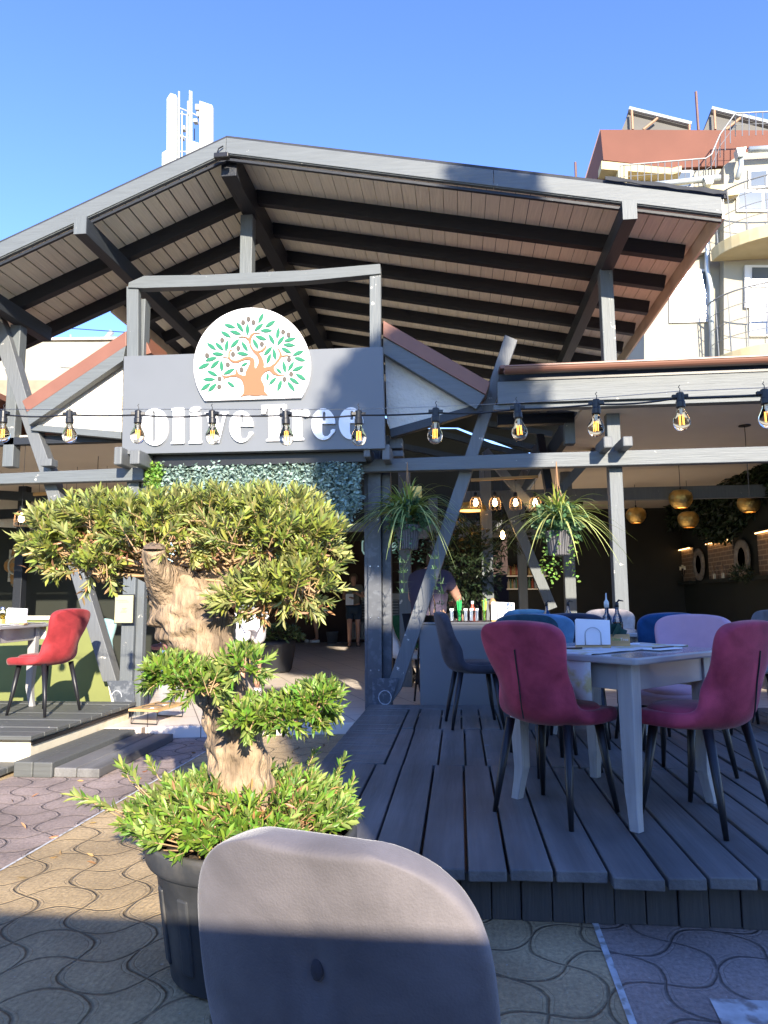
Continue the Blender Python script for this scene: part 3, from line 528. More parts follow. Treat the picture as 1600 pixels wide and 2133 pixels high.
# inner frame of the right wing
for (x, Y, z1) in ((1188, 10.2, 3.02), (1017, 9.6, 3.02), (1090, 12.6, 3.0), (905, 12, 2.9), (845, 9.2, 2.9)):
    p = aY(x, 1250, Y); post('inner_post', p.x, Y, .1, z1, .15, gz)
aa, bb = aY(1150, 1268, 9.9), aY(1050, 1030, 9.9); MB().bar(aa, bb, .13, .12, up=(0, 1, 0)).build('inner_brace', gz, pav)
aa = aY(1300, 1030, 9.9); MB().box((.1, 9.86, aa.z-.08), (4.42, 9.96, aa.z+.09)).build('inner_beam', gbrace, pav, bevel=.004)
aa = aY(970, 1113, 11); MB().box((-.6, 11, aa.z-.05), (1.3, 11.1, aa.z+.07)).build('inner_beam', gbrace, pav)
for (p0, p1, Y) in (((1010, 940), (1110, 1060), 9.0), ((1120, 930), (1080, 1010), 9.4), ((1150, 1040), (1240, 940), 8.6)):
    aa, bb = aY(*p0, Y), aY(*p1, Y); MB().bar(aa, bb, .10, .12, up=(0, 1, 0)).build('inner_brace', gbrace, pav)
# left inner beams
for (p0, p1, Y, h) in (((-20, 1030), (240, 1046), 9.3, .12), ((-20, 1072), (330, 1060), 10.2, .14)):
    aa, bb = aY(*p0, Y), aY(*p1, Y); MB().bar(aa, bb, .1, h).build('inner_beam', dkx, pav)
aa = aY(48, 1100, 9.9); post('inner_post', aa.x, 9.9, .1, 3.0, .13, dkx)
pxprism('upper_wall_panel', [(-40, 1022), (40, 1030), (200, 1050), (200, 1115), (40, 1100), (-40, 1095)], 10.5, 10.55, stucco, pav)
# half wall of the left platform
hw = thing('half_wall', 'lime green half wall with cream cap behind the red chair', 'wall', (-4.8, 6.62, .25))
inv(MB().prism(pxpoly([(-300, 1470), (-300, 1291), (196, 1291), (232, 1466)], 6.92), (0, .08, 0)).build('wall_panel', limew, hw), hw)
inv(MB().prism(pxpoly([(-300, 1291), (-300, 1283), (193, 1283), (196, 1291)], 6.90), (0, .13, 0)).build('cap_rail', creamw, hw), hw)
inv(MB().prism(pxpoly([(196, 1291), (200, 1291), (238, 1464), (233, 1466)], 6.905), (0, .012, 0)).build('edge_trim', creamw, hw), hw)
# niches, brick and carved round mirrors on the right wall
brickm = bpy.data.materials.new('lit_brick'); brickm.use_nodes = True; n = brickm.node_tree.nodes; L = brickm.node_tree.links
br = n.new('ShaderNodeTexBrick'); br.inputs['Scale'].default_value = 1; br.inputs['Brick Width'].default_value = .24; br.inputs['Row Height'].default_value = .075; br.inputs['Mortar Size'].default_value = .008
br.inputs['Color1'].default_value = (.20, .13, .08, 1); br.inputs['Color2'].default_value = (.14, .10, .07, 1); br.inputs['Mortar'].default_value = (.38, .30, .20, 1)
tc = n.new('ShaderNodeTexCoord'); mp = n.new('ShaderNodeMapping'); mp.inputs['Rotation'].default_value = (pi/2, 0, pi/2); sx = n.new('ShaderNodeSeparateXYZ'); cx = n.new('ShaderNodeCombineXYZ')
L.new(tc.outputs['Object'], sx.inputs[0]); L.new(sx.outputs[1], cx.inputs[0]); L.new(sx.outputs[2], cx.inputs[1]); L.new(cx.outputs[0], br.inputs[0]); L.new(br.outputs[0], n['Principled BSDF'].inputs['Base Color'])
for y0, y1 in ((13.9, 15.2), (11.95, 13.1), (10.0, 10.98)):
    f = MB().box((4.395, y0, 1.5), (4.415, y1, 2.13)).build('niche', brickm, pav)
    MB().box((4.33, y0, 2.13), (4.418, y1, 2.16)).build('niche_shelf', blackmetal, f); MB().box((4.28, y0-.05, 1.44), (4.418, y1+.05, 1.5)).build('niche_shelf', darkg, f)
    MB().box((4.345, y0+.05, 2.115), (4.36, y1-.05, 2.128)).build('strip_light', mat('niche_light', (1, .6, .3), .5, 0, 1, 0, emis=(1, .55, .2), emis_s=3.5), f)
# ================================================================== SIGN
sign = thing('restaurant_sign', 'blue-grey sign board with round white olive tree emblem and cut out white letters Olive Tree', 'sign', (0, 0, 0))
YS = 6.52
MB().prism(pxpoly([(258, 742), (797, 722), (802, 934), (254, 946)], YS), (0, .09, 0)).build('sign_panel', signm, sign, bevel=.003)
MS = Matrix(((1, 0, 0, 0), (0, 0, -1, 0), (0, 1, 0, 0), (0, 0, 0, 1)))   # (x,y,z) -> (x,-z,y)
def sgn(name, outs, m, y, depth, ox, oy, sc=6.154, parent=None):
    sp = []
    for o_ in outs:
        pl = []
        for (x, yy) in o_: p = aY(ox+x/sc, oy+yy/sc, y); pl.append((p.x, p.z))
        sp.append(pl)
    return curve_mesh(name, sp, depth, m, parent or sign, Matrix.Translation((0, y, 0)) @ MS)
def smooth(pts, n=4):
    out = []; N = len(pts)
    for i in range(N):
        p0, p1, p2, p3 = [np.array(pts[(i+k) % N], float) for k in (-1, 0, 1, 2)]
        for t in np.linspace(0, 1, n, endpoint=False): out.append(tuple(.5*((2*p1)+(-p0+p2)*t+(2*p0-5*p1+4*p2-p3)*t*t+(-p0+3*p1-3*p2+p3)*t**3)))
    return out
def ell(cx, cy, rx, ry, n=28, e=2.0, rot=0):
    o_ = []
    for k in range(n):
        a = 2*pi*k/n; c, s = cos(a), sin(a); x = rx*math.copysign(abs(c)**(2/e), c); y = ry*math.copysign(abs(s)**(2/e), s); o_.append((cx+x*cos(rot)-y*sin(rot), cy+x*sin(rot)+y*cos(rot)))
    return o_
def eshape(x0, x1, y0, y1):
    cx, cy, rx, ry = (x0+x1)/2, (y0+y1)/2, (x1-x0)/2, (y1-y0)/2; o_ = []
    for k in range(0, 27): a = -k*radians(300)/26 + radians(0); o_.append((cx+rx*cos(a), cy+ry*sin(a)))
    m_ = lambda u, v: (x0+u*(x1-x0), y0+v*(y1-y0))
    o_ = [m_(1, .49)]+[p for p in o_ if not (p[0] > cx+rx*.75 and p[1] > cy)]
    o_ += [m_(.97, .74), m_(.99, .67), m_(.90, .655), m_(.81, .69), m_(.79, .79), m_(.70, .87), m_(.56, .885), m_(.47, .83), m_(.45, .74), m_(.45, .49)]
    hole = [m_(.47, .39), m_(.47, .17), m_(.49, .12), m_(.53, .105), m_(.57, .12), m_(.59, .17), m_(.59, .39)]
    return [o_, hole]
YL_ = YS-.012
sgn('letter_o', [ell(266, 368, 171, 238, 36, 2.15), ell(252, 366, 25, 204, 20, 4)], white, YL_, .022, 280, 830)
sgn('letter_l', [[(480, 133), (520, 126), (635, 122), (635, 545), (642, 556), (642, 581), (475, 586), (475, 568), (498, 545), (498, 175), (480, 152)]], white, YL_, .022, 280, 830)
sgn('letter_i', [[(708, 190), (855, 185), (855, 530), (868, 545), (868, 576), (700, 580), (700, 560), (722, 540), (722, 220), (708, 207)], ell(783, 140, 72, 32, 20, 2, -.22)], white, YL_, .022, 280, 830)
sgn('letter_v', [[(905, 182), (1078, 178), (1078, 200), (1058, 208), (1100, 395), (1142, 208), (1110, 198), (1110, 177), (1207, 174), (1207, 195), (1180, 205), (1090, 572), (1008, 577), (928, 210), (905, 200)]], white, YL_, .022, 280, 830)
sgn('letter_e', eshape(1220, 1528, 160, 567), white, YL_, .022, 280, 830)
sgn('letter_t', [[(92, 152), (410, 138), (412, 235), (380, 240), (356, 182), (330, 185), (330, 570), (355, 585), (355, 608), (155, 612), (155, 595), (185, 570), (180, 190), (165, 200), (145, 262), (95, 262)]], white, YL_, .022, 530, 820)
sgn('letter_r', [[(468, 208), (600, 203), (607, 238), (640, 200), (690, 203), (714, 245), (702, 298), (655, 312), (625, 287), (610, 305), (612, 560), (638, 575), (638, 598), (468, 603), (468, 585), (490, 560), (488, 240), (468, 232)]], white, YL_, .022, 530, 820)
sgn('letter_e', eshape(732, 1040, 190, 595), white, YL_, .022, 530, 820)
sgn('letter_e', eshape(1083, 1400, 178, 588), white, YL_, .022, 530, 820)
disc = [(776+748*cos(a), 824+748*sin(a)) for a in np.linspace(radians(144), radians(360+32.5), 60)]
emb = sgn('emblem_disc', [disc], white, YS-.02, .03, 400, 630)
trunkp = [(625,1208),(665,1160),(668,1090),(650,1020),(620,975),(560,950),(490,955),(430,970),(375,1022),(415,970),(385,940),(360,900),(400,935),(440,945),(500,930),(560,918),(565,870),(590,835),(582,880),(600,915),(650,935),(683,942),(690,890),(720,830),(745,780),(745,740),(700,732),(640,750),(590,775),(540,778),(495,755),(460,715),(380,697),(430,698),(466,706),(465,650),(490,610),(520,605),(485,640),(485,700),(510,735),(560,748),(620,730),(680,700),(740,692),(790,715),(805,760),(805,830),(820,845),(850,790),(855,740),(840,690),(790,640),(750,580),(735,520),(720,485),(680,450),(593,447),(640,432),(700,440),(730,460),(745,420),(780,392),(830,385),(880,395),(810,400),(775,430),(757,480),(755,540),(790,600),(840,625),(890,610),(935,570),(958,522),(955,580),(920,625),(860,645),(890,690),(918,750),(925,800),(920,835),(1000,822),(1060,780),(1115,710),(1125,650),(1110,610),(1082,580),(1120,600),(1145,640),(1155,680),(1220,672),(1278,690),(1210,688),(1150,700),(1110,760),(1050,830),(1060,880),(1110,920),(1160,933),(1220,915),(1160,942),(1100,942),(1040,920),(990,870),(930,900),(895,950),(885,990),(915,1040),(930,1090),(930,1140),(960,1170),(977,1193),(900,1188),(810,1200),(740,1188),(680,1195)]
YE = YS-.041
sgn('emblem_trunk', [trunkp], tan, YE, .012, 400, 630, parent=emb)
LV = [(415,280,560,325),(570,250,663,378),(712,270,714,422),(920,135,850,268),(915,270,797,367),(1072,232,938,318),(875,360,1030,360),(370,368,503,447),(485,362,632,408),(812,428,962,480),(780,463,853,595),(986,403,1057,535),(1115,320,1090,470),(1185,428,1092,550),(1332,455,1182,495),(1325,550,1168,538),(1142,575,1277,650),(1437,617,1290,678),(1310,705,1457,748),(192,517,312,608),(298,510,408,615),(457,480,435,630),(607,470,493,582),(637,500,718,625),(573,645,728,670),(257,652,412,668),(322,703,168,750),(230,778,82,848),(352,740,235,848),(375,740,385,890),(722,768,628,817),(548,850,405,922),(196,875,332,942),(140,985,300,985),(243,1032,112,1127),(320,1037,205,1143),(450,1012,553,1088),(1030,567,920,680),(1043,587,1073,737),(1012,655,957,793),(1168,750,1200,898),(1308,757,1232,880),(1433,817,1283,877),(1077,838,1155,913),(975,898,965,1007),(1083,960,987,1055),(1150,990,1098,1142),(1225,1012,1320,1137),(1245,962,1377,1045),(1330,912,1465,995)]
outs = []
for x1, y1, x2, y2 in LV:
    d = V((x2-x1, y2-y1)); l = d.length; d.normalize(); p = V((-d.y, d.x)); wv = l*.155; c0 = V((x1, y1)); pts = []
    for t in (0, .15, .32, .5, .68, .85, 1): pts.append(c0+d*l*t+p*wv*sin(pi*t)**.9)
    for t in (.85, .68, .5, .32, .15): pts.append(c0+d*l*t-p*wv*sin(pi*t)**.9)
    outs.append([(q_.x, q_.y) for q_ in pts])
sgn('emblem_leaves', outs, green, YE, .012, 400, 630, parent=emb)
for x, y in ((657,257),(726,213),(790,255),(388,482),(595,586),(527,663),(194,679),(897,533),(1170,377),(1240,413),(460,798),(637,863),(1245,730),(1273,917),(1188,983),(353,978),(350,1080)): sgn('emblem_olive', [ell(x, y, 27, 32, 14)], olivem, YE, .012, 400, 630, parent=emb)
# ridge floodlight
fx = aY(458, 325, 5.98); fl_ = thing('flood_light', 'small dark flood light fixed at the roof apex', 'light', fx)
MB().box((-.05, -.03, -.03), (.09, .03, .02)).build('lamp_housing', blackmetal, fl_, bevel=.008); MB().tube([(-.03, 0, .02), (-.02, .02, .09), (.02, .03, .12)], .006, 6).build('bracket', blackmetal, fl_)
# ================================================================== STRING LIGHTS
sl = thing('string_lights', 'black cable of filament bulbs strung across the front on a steel wire', 'string lights', (0, 0, 0))
bx_ = [-132, 8, 145, 288, 442, 595, 747, 908, 1077, 1242, 1416, 1592, 1790]
by_ = [868, 866, 866, 866, 866, 867, 866, 861, 853, 843, 829, 822, 800]
def ysl(px): return 3.35 - .30*(px/1600)
tops = [aY(x, y-9, ysl(x)) for x, y in zip(bx_, by_)]
cab = []
for i in range(len(tops)-1):
    a, b = tops[i]-V((0, 0, .018)), tops[i+1]-V((0, 0, .018))
    for t in np.linspace(0, 1, 9, endpoint=False): cab.append(a.lerp(b, t)-V((0, 0, .010*sin(pi*t)*(1 if i % 2 else .4))))
MB().tube(cab, .0042, 6).build('cable', blackmetal, sl, smooth=True)
MB().tube([p+V((0, .004, .012)) for p in tops], .0016, 5).build('wire', steel, sl)
proto = None
for i, p in enumerate(tops):
    if proto is None:
        so_ = MB().lathe([(.0, .004), (.012, .004), (.014, -.0), (.0145, -.03), (.0165, -.032), (.0165, -.052), (.015, -.056), (0, -.056)], n=16).box((-.028, -.007, -.017), (.028, .007, -.004)).tube([(0, 0, .004), (.002, 0, .018), (-.003, 0, .026), (.002, 0, .034)], .0018, 5)
        proto = so_.build('lamp_socket', blackmetal, sl, bevel=.001)
        MB().lathe([(.0125, -.054), (.013, -.066), (.020, -.082), (.0285, -.100), (.0300, -.113), (.0265, -.130), (.017, -.141), (.006, -.1455), (0, -.146)], n=24).build('bulb', glass, proto, smooth=True)
        MB().tube([(-.007, 0, -.085), (-.008, 0, -.122)], .0013, 5).tube([(-.0025, .003, -.085), (-.003, .004, -.122)], .0013, 5).tube([(.0025, -.003, -.085), (.003, -.004, -.122)], .0013, 5).tube([(.007, 0, -.085), (.008, 0, -.122)], .0013, 5).build('filament', filam, proto)
        MB().lathe([(.006, -.056), (.004, -.080), (.002, -.086)], n=8).build('glass_stem', mat('stem', (.75, .7, .6), .3, 0, 1, 0), proto)
        r = proto
    else:
        r = proto.copy(); COL.objects.link(r); r.parent = sl
        for ch in list(proto.children): c = ch.copy(); COL.objects.link(c); c.parent = r
    r.scale = (1.18, 1.18, 1.12); r.location = p; r.rotation_euler = (random.uniform(-.05, .05), random.uniform(-.06, .06), random.uniform(-.4, .4))
# ================================================================== CHAIRS
def shell_mesh(rows, nt=11):
    vs = []; fs = []
    for (y, z, hw, fwd, lift) in rows:
        for k in range(nt):
            t = -1+2*k/(nt-1); vs.append((hw*t, y+fwd*abs(t)**2.2, z+lift*abs(t)**2.4))
    n = len(rows)
    for i in range(n-1):
        for k in range(nt-1): a = i*nt+k; fs.append((a, a+1, a+nt+1, a+nt))
    return vs, fs
ROWS = [(.250, .428, .160, 0, 0), (.240, .438, .205, 0, 0), (.19, .446, .235, 0, .004), (.10, .446, .250, 0, .008), (0, .440, .246, 0, .014), (-.08, .438, .230, .00, .03), (-.145, .446, .208, .03, .06), (-.19, .478, .196, .075, .08),
        (-.212, .530, .186, .10, .065), (-.224, .59, .180, .095, .04), (-.236, .655, .190, .075, .015), (-.248, .72, .208, .058, 0), (-.258, .78, .222, .048, 0), (-.267, .83, .225, .042, -.006), (-.273, .868, .208, .035, -.014), (-.276, .89, .158, .02, -.012)]
def make_chair(name, m, label, group, seam=True, rows=ROWS, legs=None, lm=None):
    t = thing(name, label, 'chair', group=group); vs, fs = shell_mesh(rows)
    me = bpy.data.meshes.new('upholstered_shell'); me.from_pydata(vs, [], fs); me.update(); o = link('upholstered_shell', me, m, t, True)
    s_ = o.modifiers.new('solid', 'SOLIDIFY'); s_.thickness = .068; s_.offset = 0; s_.use_even_offset = False
    b = o.modifiers.new('sub', 'SUBSURF'); b.levels = b.render_levels = 2
    c = MB().lathe([(0, .0), (.16, 0), (.205, .012), (.212, .03), (.19, .048), (.12, .056), (0, .058)], n=28); c.v = [(x*1.04, y*1.0+.02, z+.448) for x, y, z in c.v]; c.build('seat_cushion', m, t, True)
    if seam: 
        MB().tube([(0, -.236, .452), (0, -.249, .50), (0, -.258, .56), (0, -.268, .63), (0, -.282, .70), (0, -.291, .76)], .0035, 6).build('back_seam', lm or legm, t)
    for sx in (-1, 1):
        for sy in (-1, 1):
            MB().tube([(sx*.155, sy*.13+.01, .425), (sx*.185, sy*.175, .15), (sx*.203, sy*.20, 0)], [.022, .016, .011], 14).build('leg', lm or legm, t, True)
    return t
G1 = 'velvet dining chairs on the deck'
def faceto(p, c): return atan2(c[1]-p[1], c[0]-p[0])-pi/2
TC = (.755, 3.735)
c1 = make_chair('velvet_chair', v_maroon, 'maroon velvet chair with dark back seam at near left corner of the painted table', G1)
c1.location = (.43, 3.52, .21); c1.rotation_euler = (0, 0, radians(-40))
def chair_like(src, m, label, loc, rz, seam=True):
    r = src.copy(); COL.objects.link(r); r.location = loc; r.rotation_euler = (0, 0, rz); r['label'] = label
    for ch in list(src.children):
        if ch.name.startswith('back_seam') and not seam: continue
        c = ch.copy(); COL.objects.link(c); c.parent = r
        if ch.name.startswith(('upholstered', 'seat_cushion')):
            c.data = ch.data.copy(); c.data.materials.clear(); c.data.materials.append(m)
    return r
chair_like(c1, v_maroon, 'maroon velvet chair cut by the right edge of the photo beside the painted table', (1.085, 3.46, .21), radians(42))
chair_like(c1, v_pink, 'pale pink velvet chair facing the camera across the painted table', (1.22, 4.20, .21), radians(143), False)
chair_like(c1, v_teal, 'dark teal velvet seat partly hidden behind the near maroon chair', (.52, 4.40, .21), radians(205), False)
chair_like(c1, v_dark, 'charcoal velvet chair seen from its side by the grey service counter', (.10, 5.80, .21), radians(-82), False)
T2 = (1.0, 5.75)
chair_like(c1, v_slate, 'slate blue velvet chair with its back to the near table, behind the napkin holder', (.80, 5.16, .21), radians(-12), False)
chair_like(c1, v_blue, 'royal blue velvet chair just behind the left shoulder of the pink chair', (1.33, 5.18, .21), radians(14), False)
chair_like(c1, v_light, 'sky blue velvet chair showing only its top above the near maroon chair', (.545, 4.98, .21), radians(-8), False)
chair_like(c1, v_blue, 'royal blue velvet chair far back, top edge right of the napkins on the counter', (.62, 6.45, .21), radians(180), False)
chair_like(c1, v_beige, 'beige velvet chair behind the oil bottles with its top lit', (1.35, 6.45, .21), radians(180), False)
chair_like(c1, v_mid, 'mid grey velvet chair behind the right maroon chair at the far table', (2.12, 5.75, .21), radians(95), False)
# red chair on the platform
chair_like(c1, v_red, 'bright red velvet chair alone on the sunlit left platform', (-3.57, 5.93, .25), radians(78), False)
# foreground chair (faces the camera)
rowsF = []
hw0 = .236
for z, k, y in ((.44, .95, -.14), (.50, .97, -.19), (.56, .985, -.21), (.62, 1.0, -.225), (.68, 1.0, -.237), (.73, .985, -.247), (.77, .945, -.255), (.805, .87, -.262), (.835, .74, -.268), (.855, .56, -.272), (.866, .34, -.274)):
    rowsF.append((y, z, hw0*k, .055*k*k, 0))
fc = thing('tufted_chair', 'taupe velvet chair with one tufted button, close up at bottom centre', 'chair', (-.130, 1.29, 0), radians(-17))
vs, fs = shell_mesh(rowsF, 21); 
dim = []
for (x, y, z) in vs:
    d2 = ((x/.03)**2+((z-.690)/.035)**2); d3 = ((x/.014)**2+((z-.735)/.05)**2); y += .016*math.exp(-d2)+.006*math.exp(-d3); dim.append((x, y, z))
me = bpy.data.meshes.new('backrest'); me.from_pydata(dim, [], fs); me.update(); o = link('backrest', me, v_grey, fc, True)
s_ = o.modifiers.new('solid', 'SOLIDIFY'); s_.thickness = .06; s_.offset = 0; b = o.modifiers.new('sub', 'SUBSURF'); b.levels = b.render_levels = 2
c = MB().lathe([(0, 0), (.16, 0), (.20, .02), (.205, .06), (.19, .09), (.12, .10), (0, .10)], n=32); c.v = [(x-.02, y*.95+.0, z+.34) for x, y, z in c.v]; c.build('seat', v_grey, fc, True)
bt = MB().lathe([(0, 0), (.008, .001), (.010, -.004)], n=16); bt.v = [(x*1.05, -.237-.030+.004-z*1.2, .690+y*1.7) for x, y, z in bt.v]; bt.build('tuft_button', v_dark, fc, True)
for sx in (-1, 1):
    for sy in (-1, 1): MB().tube([(sx*.16, sy*.14, .40), (sx*.21, sy*.2, 0)], [.022, .012], 14).build('leg', legm, fc, True)
# ================================================================== TABLES
def square_table(name, label, loc, rz, h=.735, s=.84, group=None):
    t = thing(name, label, 'table', loc, rz, group); a = s/2
    poly = []
    for cx_, cy_ in ((a-.02, a-.02), (-a+.02, a-.02), (-a+.02, -a+.02), (a-.02, -a+.02)):
        a0 = atan2(cy_, cx_)
        for k in (-1, 0, 1): poly.append((cx_+.02*cos(a0+k*.7), cy_+.02*sin(a0+k*.7), h-.032))
    MB().prism(poly, (0, 0, .032)).build('table_top', tablep, t, bevel=.008)
    i = a-.09
    for (x0, y0, x1, y1) in ((-i, -i, i, -i), (-i, i, i, i), (-i, -i, -i, i), (i, -i, i, i)):
        MB().box((min(x0, x1)-.012, min(y0, y1)-.012, h-.15), (max(x0, x1)+.012, max(y0, y1)+.012, h-.033)).build('apron', tablep, t, bevel=.002)
    for sx in (-1, 1):
        for sy in (-1, 1):
            k = MB(); prof = [(0, .036, 0), (.15, .036, 0), (.35, .033, .004), (.55, .028, .008), (h-.12, .024, .0), (h-.033, .022, -.012)]
            ring = []
            for d, r, o_ in prof:
                z = h-.033-d; c_ = (i-.012-o_); ring.append([(sx*c_+ax_*r, sy*c_+ay_*r, z) for ax_, ay_ in ((-1, -1), (1, -1), (1, 1), (-1, 1))])
            for q_ in range(len(ring)-1): k.add(ring[q_]+ring[q_+1], [(0, 1, 5, 4), (1, 2, 6, 5), (2, 3, 7, 6), (3, 0, 4, 7)])
            k.add(ring[-1], [(0, 1, 2, 3)]); k.build('leg', tablegm, t, bevel=.004)
    return t
tablegm = wood_paint('table_leg_paint', (.33, .325, .32), 'Z', chips=(.5, .42, .3), chip=.2, rough=.4)
square_table('dining_table', 'pale grey painted square table between the maroon chairs', (.735, 3.735, .21), radians(45+0), group='painted square tables')
square_table('dining_table', 'pale grey painted table with oil bottles behind the slate chair', (1.0, 5.80, .21), 0, group='painted square tables')
square_table('dining_table', 'sunlit grey painted table by the lime wall at the left edge', (-4.22, 5.95, .25), radians(3), h=.75, group='painted square tables')
square_table('dining_table', 'pale table at the far right edge of the deck', (2.75, 5.7, .21), 0, group='painted square tables')
ZT = .21+.735
# runner cloth
clothm = mat('printed_cloth', (.62, .60, .58), .9, .04, 10, .1, col2=(.52, .40, .12), c2scale=9, c2amt=.8)
def runner(name, label, c, rz, L, Wd, z, drop, ends=(1, 1)):
    vs = []; fs = []; prof = []
    hl = L/2
    if ends[0]: prof += [(-hl-.012, -drop), (-hl-.011, -drop*.6), (-hl-.010, -drop*.2), (-hl-.006, 0)]
    prof += [(x, .004) for x in np.linspace(-hl, hl, 12)]
    if ends[1]: prof += [(hl+.006, 0), (hl+.010, -drop*.2), (hl+.011, -drop*.6), (hl+.012, -drop)]
    ny = 9
    for i, (x, zz_) in enumerate(prof):
        for j in range(ny):
            t = j/(ny-1)-.5; wob = .006*sin(j*1.9+i*.7) if zz_ < -.02 else 0; vs.append((x+wob*(1 if x > 0 else -1)*.8, t*Wd, zz_+.0015*sin(i*2.1+j*1.3)*(zz_ > 0)))
    for i in range(len(prof)-1):
        for j in range(ny-1): a = i*ny+j; fs.append((a, a+1, a+ny+1, a+ny))
    me = bpy.data.meshes.new(name); me.from_pydata(vs, [], fs); me.update(); o = link(name, me, clothm, None, True); o.location = (c[0], c[1], z); o.rotation_euler = (0, 0, rz)
    s_ = o.modifiers.new('s', 'SOLIDIFY'); s_.thickness = .003; tag(o, label, 'table runner'); return o
runner('table_runner', 'printed cloth runner hanging off the near deck table', (.765, 3.735), radians(45), .84, .34, ZT, .20)
r_ = runner('table_runner', 'printed cloth hanging over the front of the sunlit left table', (-3.93, 5.93), radians(93), .84, .20, 1.0, .15)
def bottle(name, label, loc, liq, lv, s=1, cap='pour', group=None):
    t = thing(name, label, 'bottle', loc, 0, group)
    MB().lathe([(0, 0), (.027*s, 0), (.030*s, .006), (.030*s, .12*s), (.024*s, .15*s), (.011*s, .175*s), (.010*s, .215*s)], n=20).build('bottle_body', glassb, t, True)
    MB().lathe([(0, .003), (.0275*s, .004), (.0275*s, lv*s), (0, lv*s)], n=18).build('liquid', liq, t, True)
    if cap == 'pour':
        MB().lathe([(.012*s, .205*s), (.012*s, .225*s), (.007*s, .235*s), (0, .237*s)], n=12).tube([(0, 0, .228*s), (.012, 0, .245*s), (.036, 0, .240*s)], [.006, .005, .003], 8).build('pourer', blackmetal, t, True)
    else:
        MB().lathe([(.013*s, .205*s), (.014*s, .235*s), (.005*s, .25*s), (.003*s, .285*s), (0, .287*s)], n=12).build('pourer', mat('clear_plastic', (.75, .80, .78), .3, 0, 1, 0, trans=.4), t, True)
    return t
def tp(px, py, z): return aZ(px, py, z)
bottle('oil_bottle', 'glass bottle of golden olive oil with clear spout on the near deck table', aY(1272, 1320, 3.86)*1.0 if False else (.78, 3.92, ZT+.008), oil, .075, .95, 'clear')
bottle('vinegar_bottle', 'glass bottle of dark vinegar with black pourer behind the wooden box', (.85, 4.00, ZT+.008), vinegar, .12, .95)
bottle('oil_bottle', 'left one of two small oil bottles on the far deck table', (.66, 5.55, ZT), oil, .02, .95, group='bottles on the far table')
bottle('oil_bottle', 'right one of two small oil bottles on the far deck table', (.82, 5.55, ZT), oil, .02, .95, group='bottles on the far table')
def napkins(name, label, loc, rz, s=1, base=lwood):
    t = thing(name, label, 'napkin holder', loc, rz)
    MB().box((-.075*s, -.03*s, 0), (.075*s, .03*s, .010*s)).build('wooden_base', base, t, bevel=.002)
    mb = MB()
    for k in range(7): o_ = random.uniform(-.004, .004); y_ = -.014*s+k*.0045*s; mb.prism([(-.072*s+o_, y_, .012*s), (.072*s+o_, y_, .012*s+abs(o_)), (.072*s+o_*1.5, y_+.003, .118*s+o_), (-.071*s+o_, y_+.003, .125*s+o_)], (0, .0035*s, 0))
    mb.build('paper_napkins', napkin, t)
    for y_ in (-.022*s, .024*s):
        pts = [(-.034*s, y_, .008*s), (-.034*s, y_, .06*s)]+[(.034*s*-cos(a), y_, .06*s+.03*s*sin(a)) for a in np.linspace(.2, pi-.2, 9)]+[(.034*s, y_, .06*s), (.034*s, y_, .008*s)]
        MB().tube(pts, .0022*s, 6).build('wire_loop', steel, t, True)
    return t
napkins('napkin_holder', 'wooden napkin holder with wire arch full of white napkins on near table', (.665, 3.72, ZT+.006), radians(-4), 1.12)
napkins('napkin_holder', 'white napkins in a wire holder on the sunlit left table', (-3.88, 5.95, 1.0), radians(5), 1.15)
bxt = thing('wooden_box', 'small light wood condiment box with green writing beside the napkins', 'box', (.80, 3.84, ZT+.006), radians(-8))
for lo, hi in (((-.07, -.045, 0), (.07, -.037, .062)), ((-.07, .037, 0), (.07, .045, .062)), ((-.07, -.0365, 0), (-.062, .0365, .062)), ((.062, -.0365, 0), (.07, .0365, .062)), ((-.0615, -.0365, 0), (.0615, .0365, .006))):
    MB().box(lo, hi).build('side_board', lwood, bxt, bevel=.001)
def text(body, size, m, parent, loc, rot, name='lettering', ex=.0006):
    cu = bpy.data.curves.new(name, 'FONT'); cu.body = body; cu.size = size; cu.extrude = ex; cu.align_x = 'CENTER'; cu.align_y = 'CENTER'
    t = bpy.data.objects.new(name, cu); COL.objects.link(t); dg = bpy.context.evaluated_depsgraph_get(); dg.update(); me = bpy.data.meshes.new_from_object(t.evaluated_get(dg)); bpy.data.objects.remove(t)
    me.materials.clear(); o = link(name, me, m, parent); o.location = loc; o.rotation_euler = rot; return o
text('Olive', .020, mat('lettering_green', (.10, .30, .08), .7, 0, 1, 0), bxt, (.002, -.0462, .036), (pi/2, 0, 0)); text('Tree', .020, mat('lettering_white', (.7, .7, .65), .7, 0, 1, 0), bxt, (.042, -.0462, .036), (pi/2, 0, 0))
sat = leafmesh('paper_sachets', [(.765, 3.81, ZT+.06), (.775, 3.82, ZT+.05), (.755, 3.81, ZT+.045), (.785, 3.80, ZT+.055)], [(.6, -.4, .8), (.9, -.2, .4), (-.5, -.5, .7), (.2, -.6, .8)], .09, .075, mat('green_foil', (.02, .07, .06), .35, .1, 20, .1)); tag(sat, 'dark green foil sachets sticking out of the wooden box', 'sachets')
cut = thing('cutlery', 'dark handled cutlery lying on a white napkin on the near table', 'cutlery', (.545, 3.585, ZT+.008), radians(20))
MB().box((-.06, -.006, 0), (.05, .006, .008)).build('handle', mat('dark_handle', (.05, .025, .02), .4, .1, 9, 0), cut, bevel=.003); MB().prism([(.05, -.005, .003), (.15, -.008, .003), (.16, 0, .003), (.05, .005, .003)], (0, 0, .002)).build('blade', steel, cut)
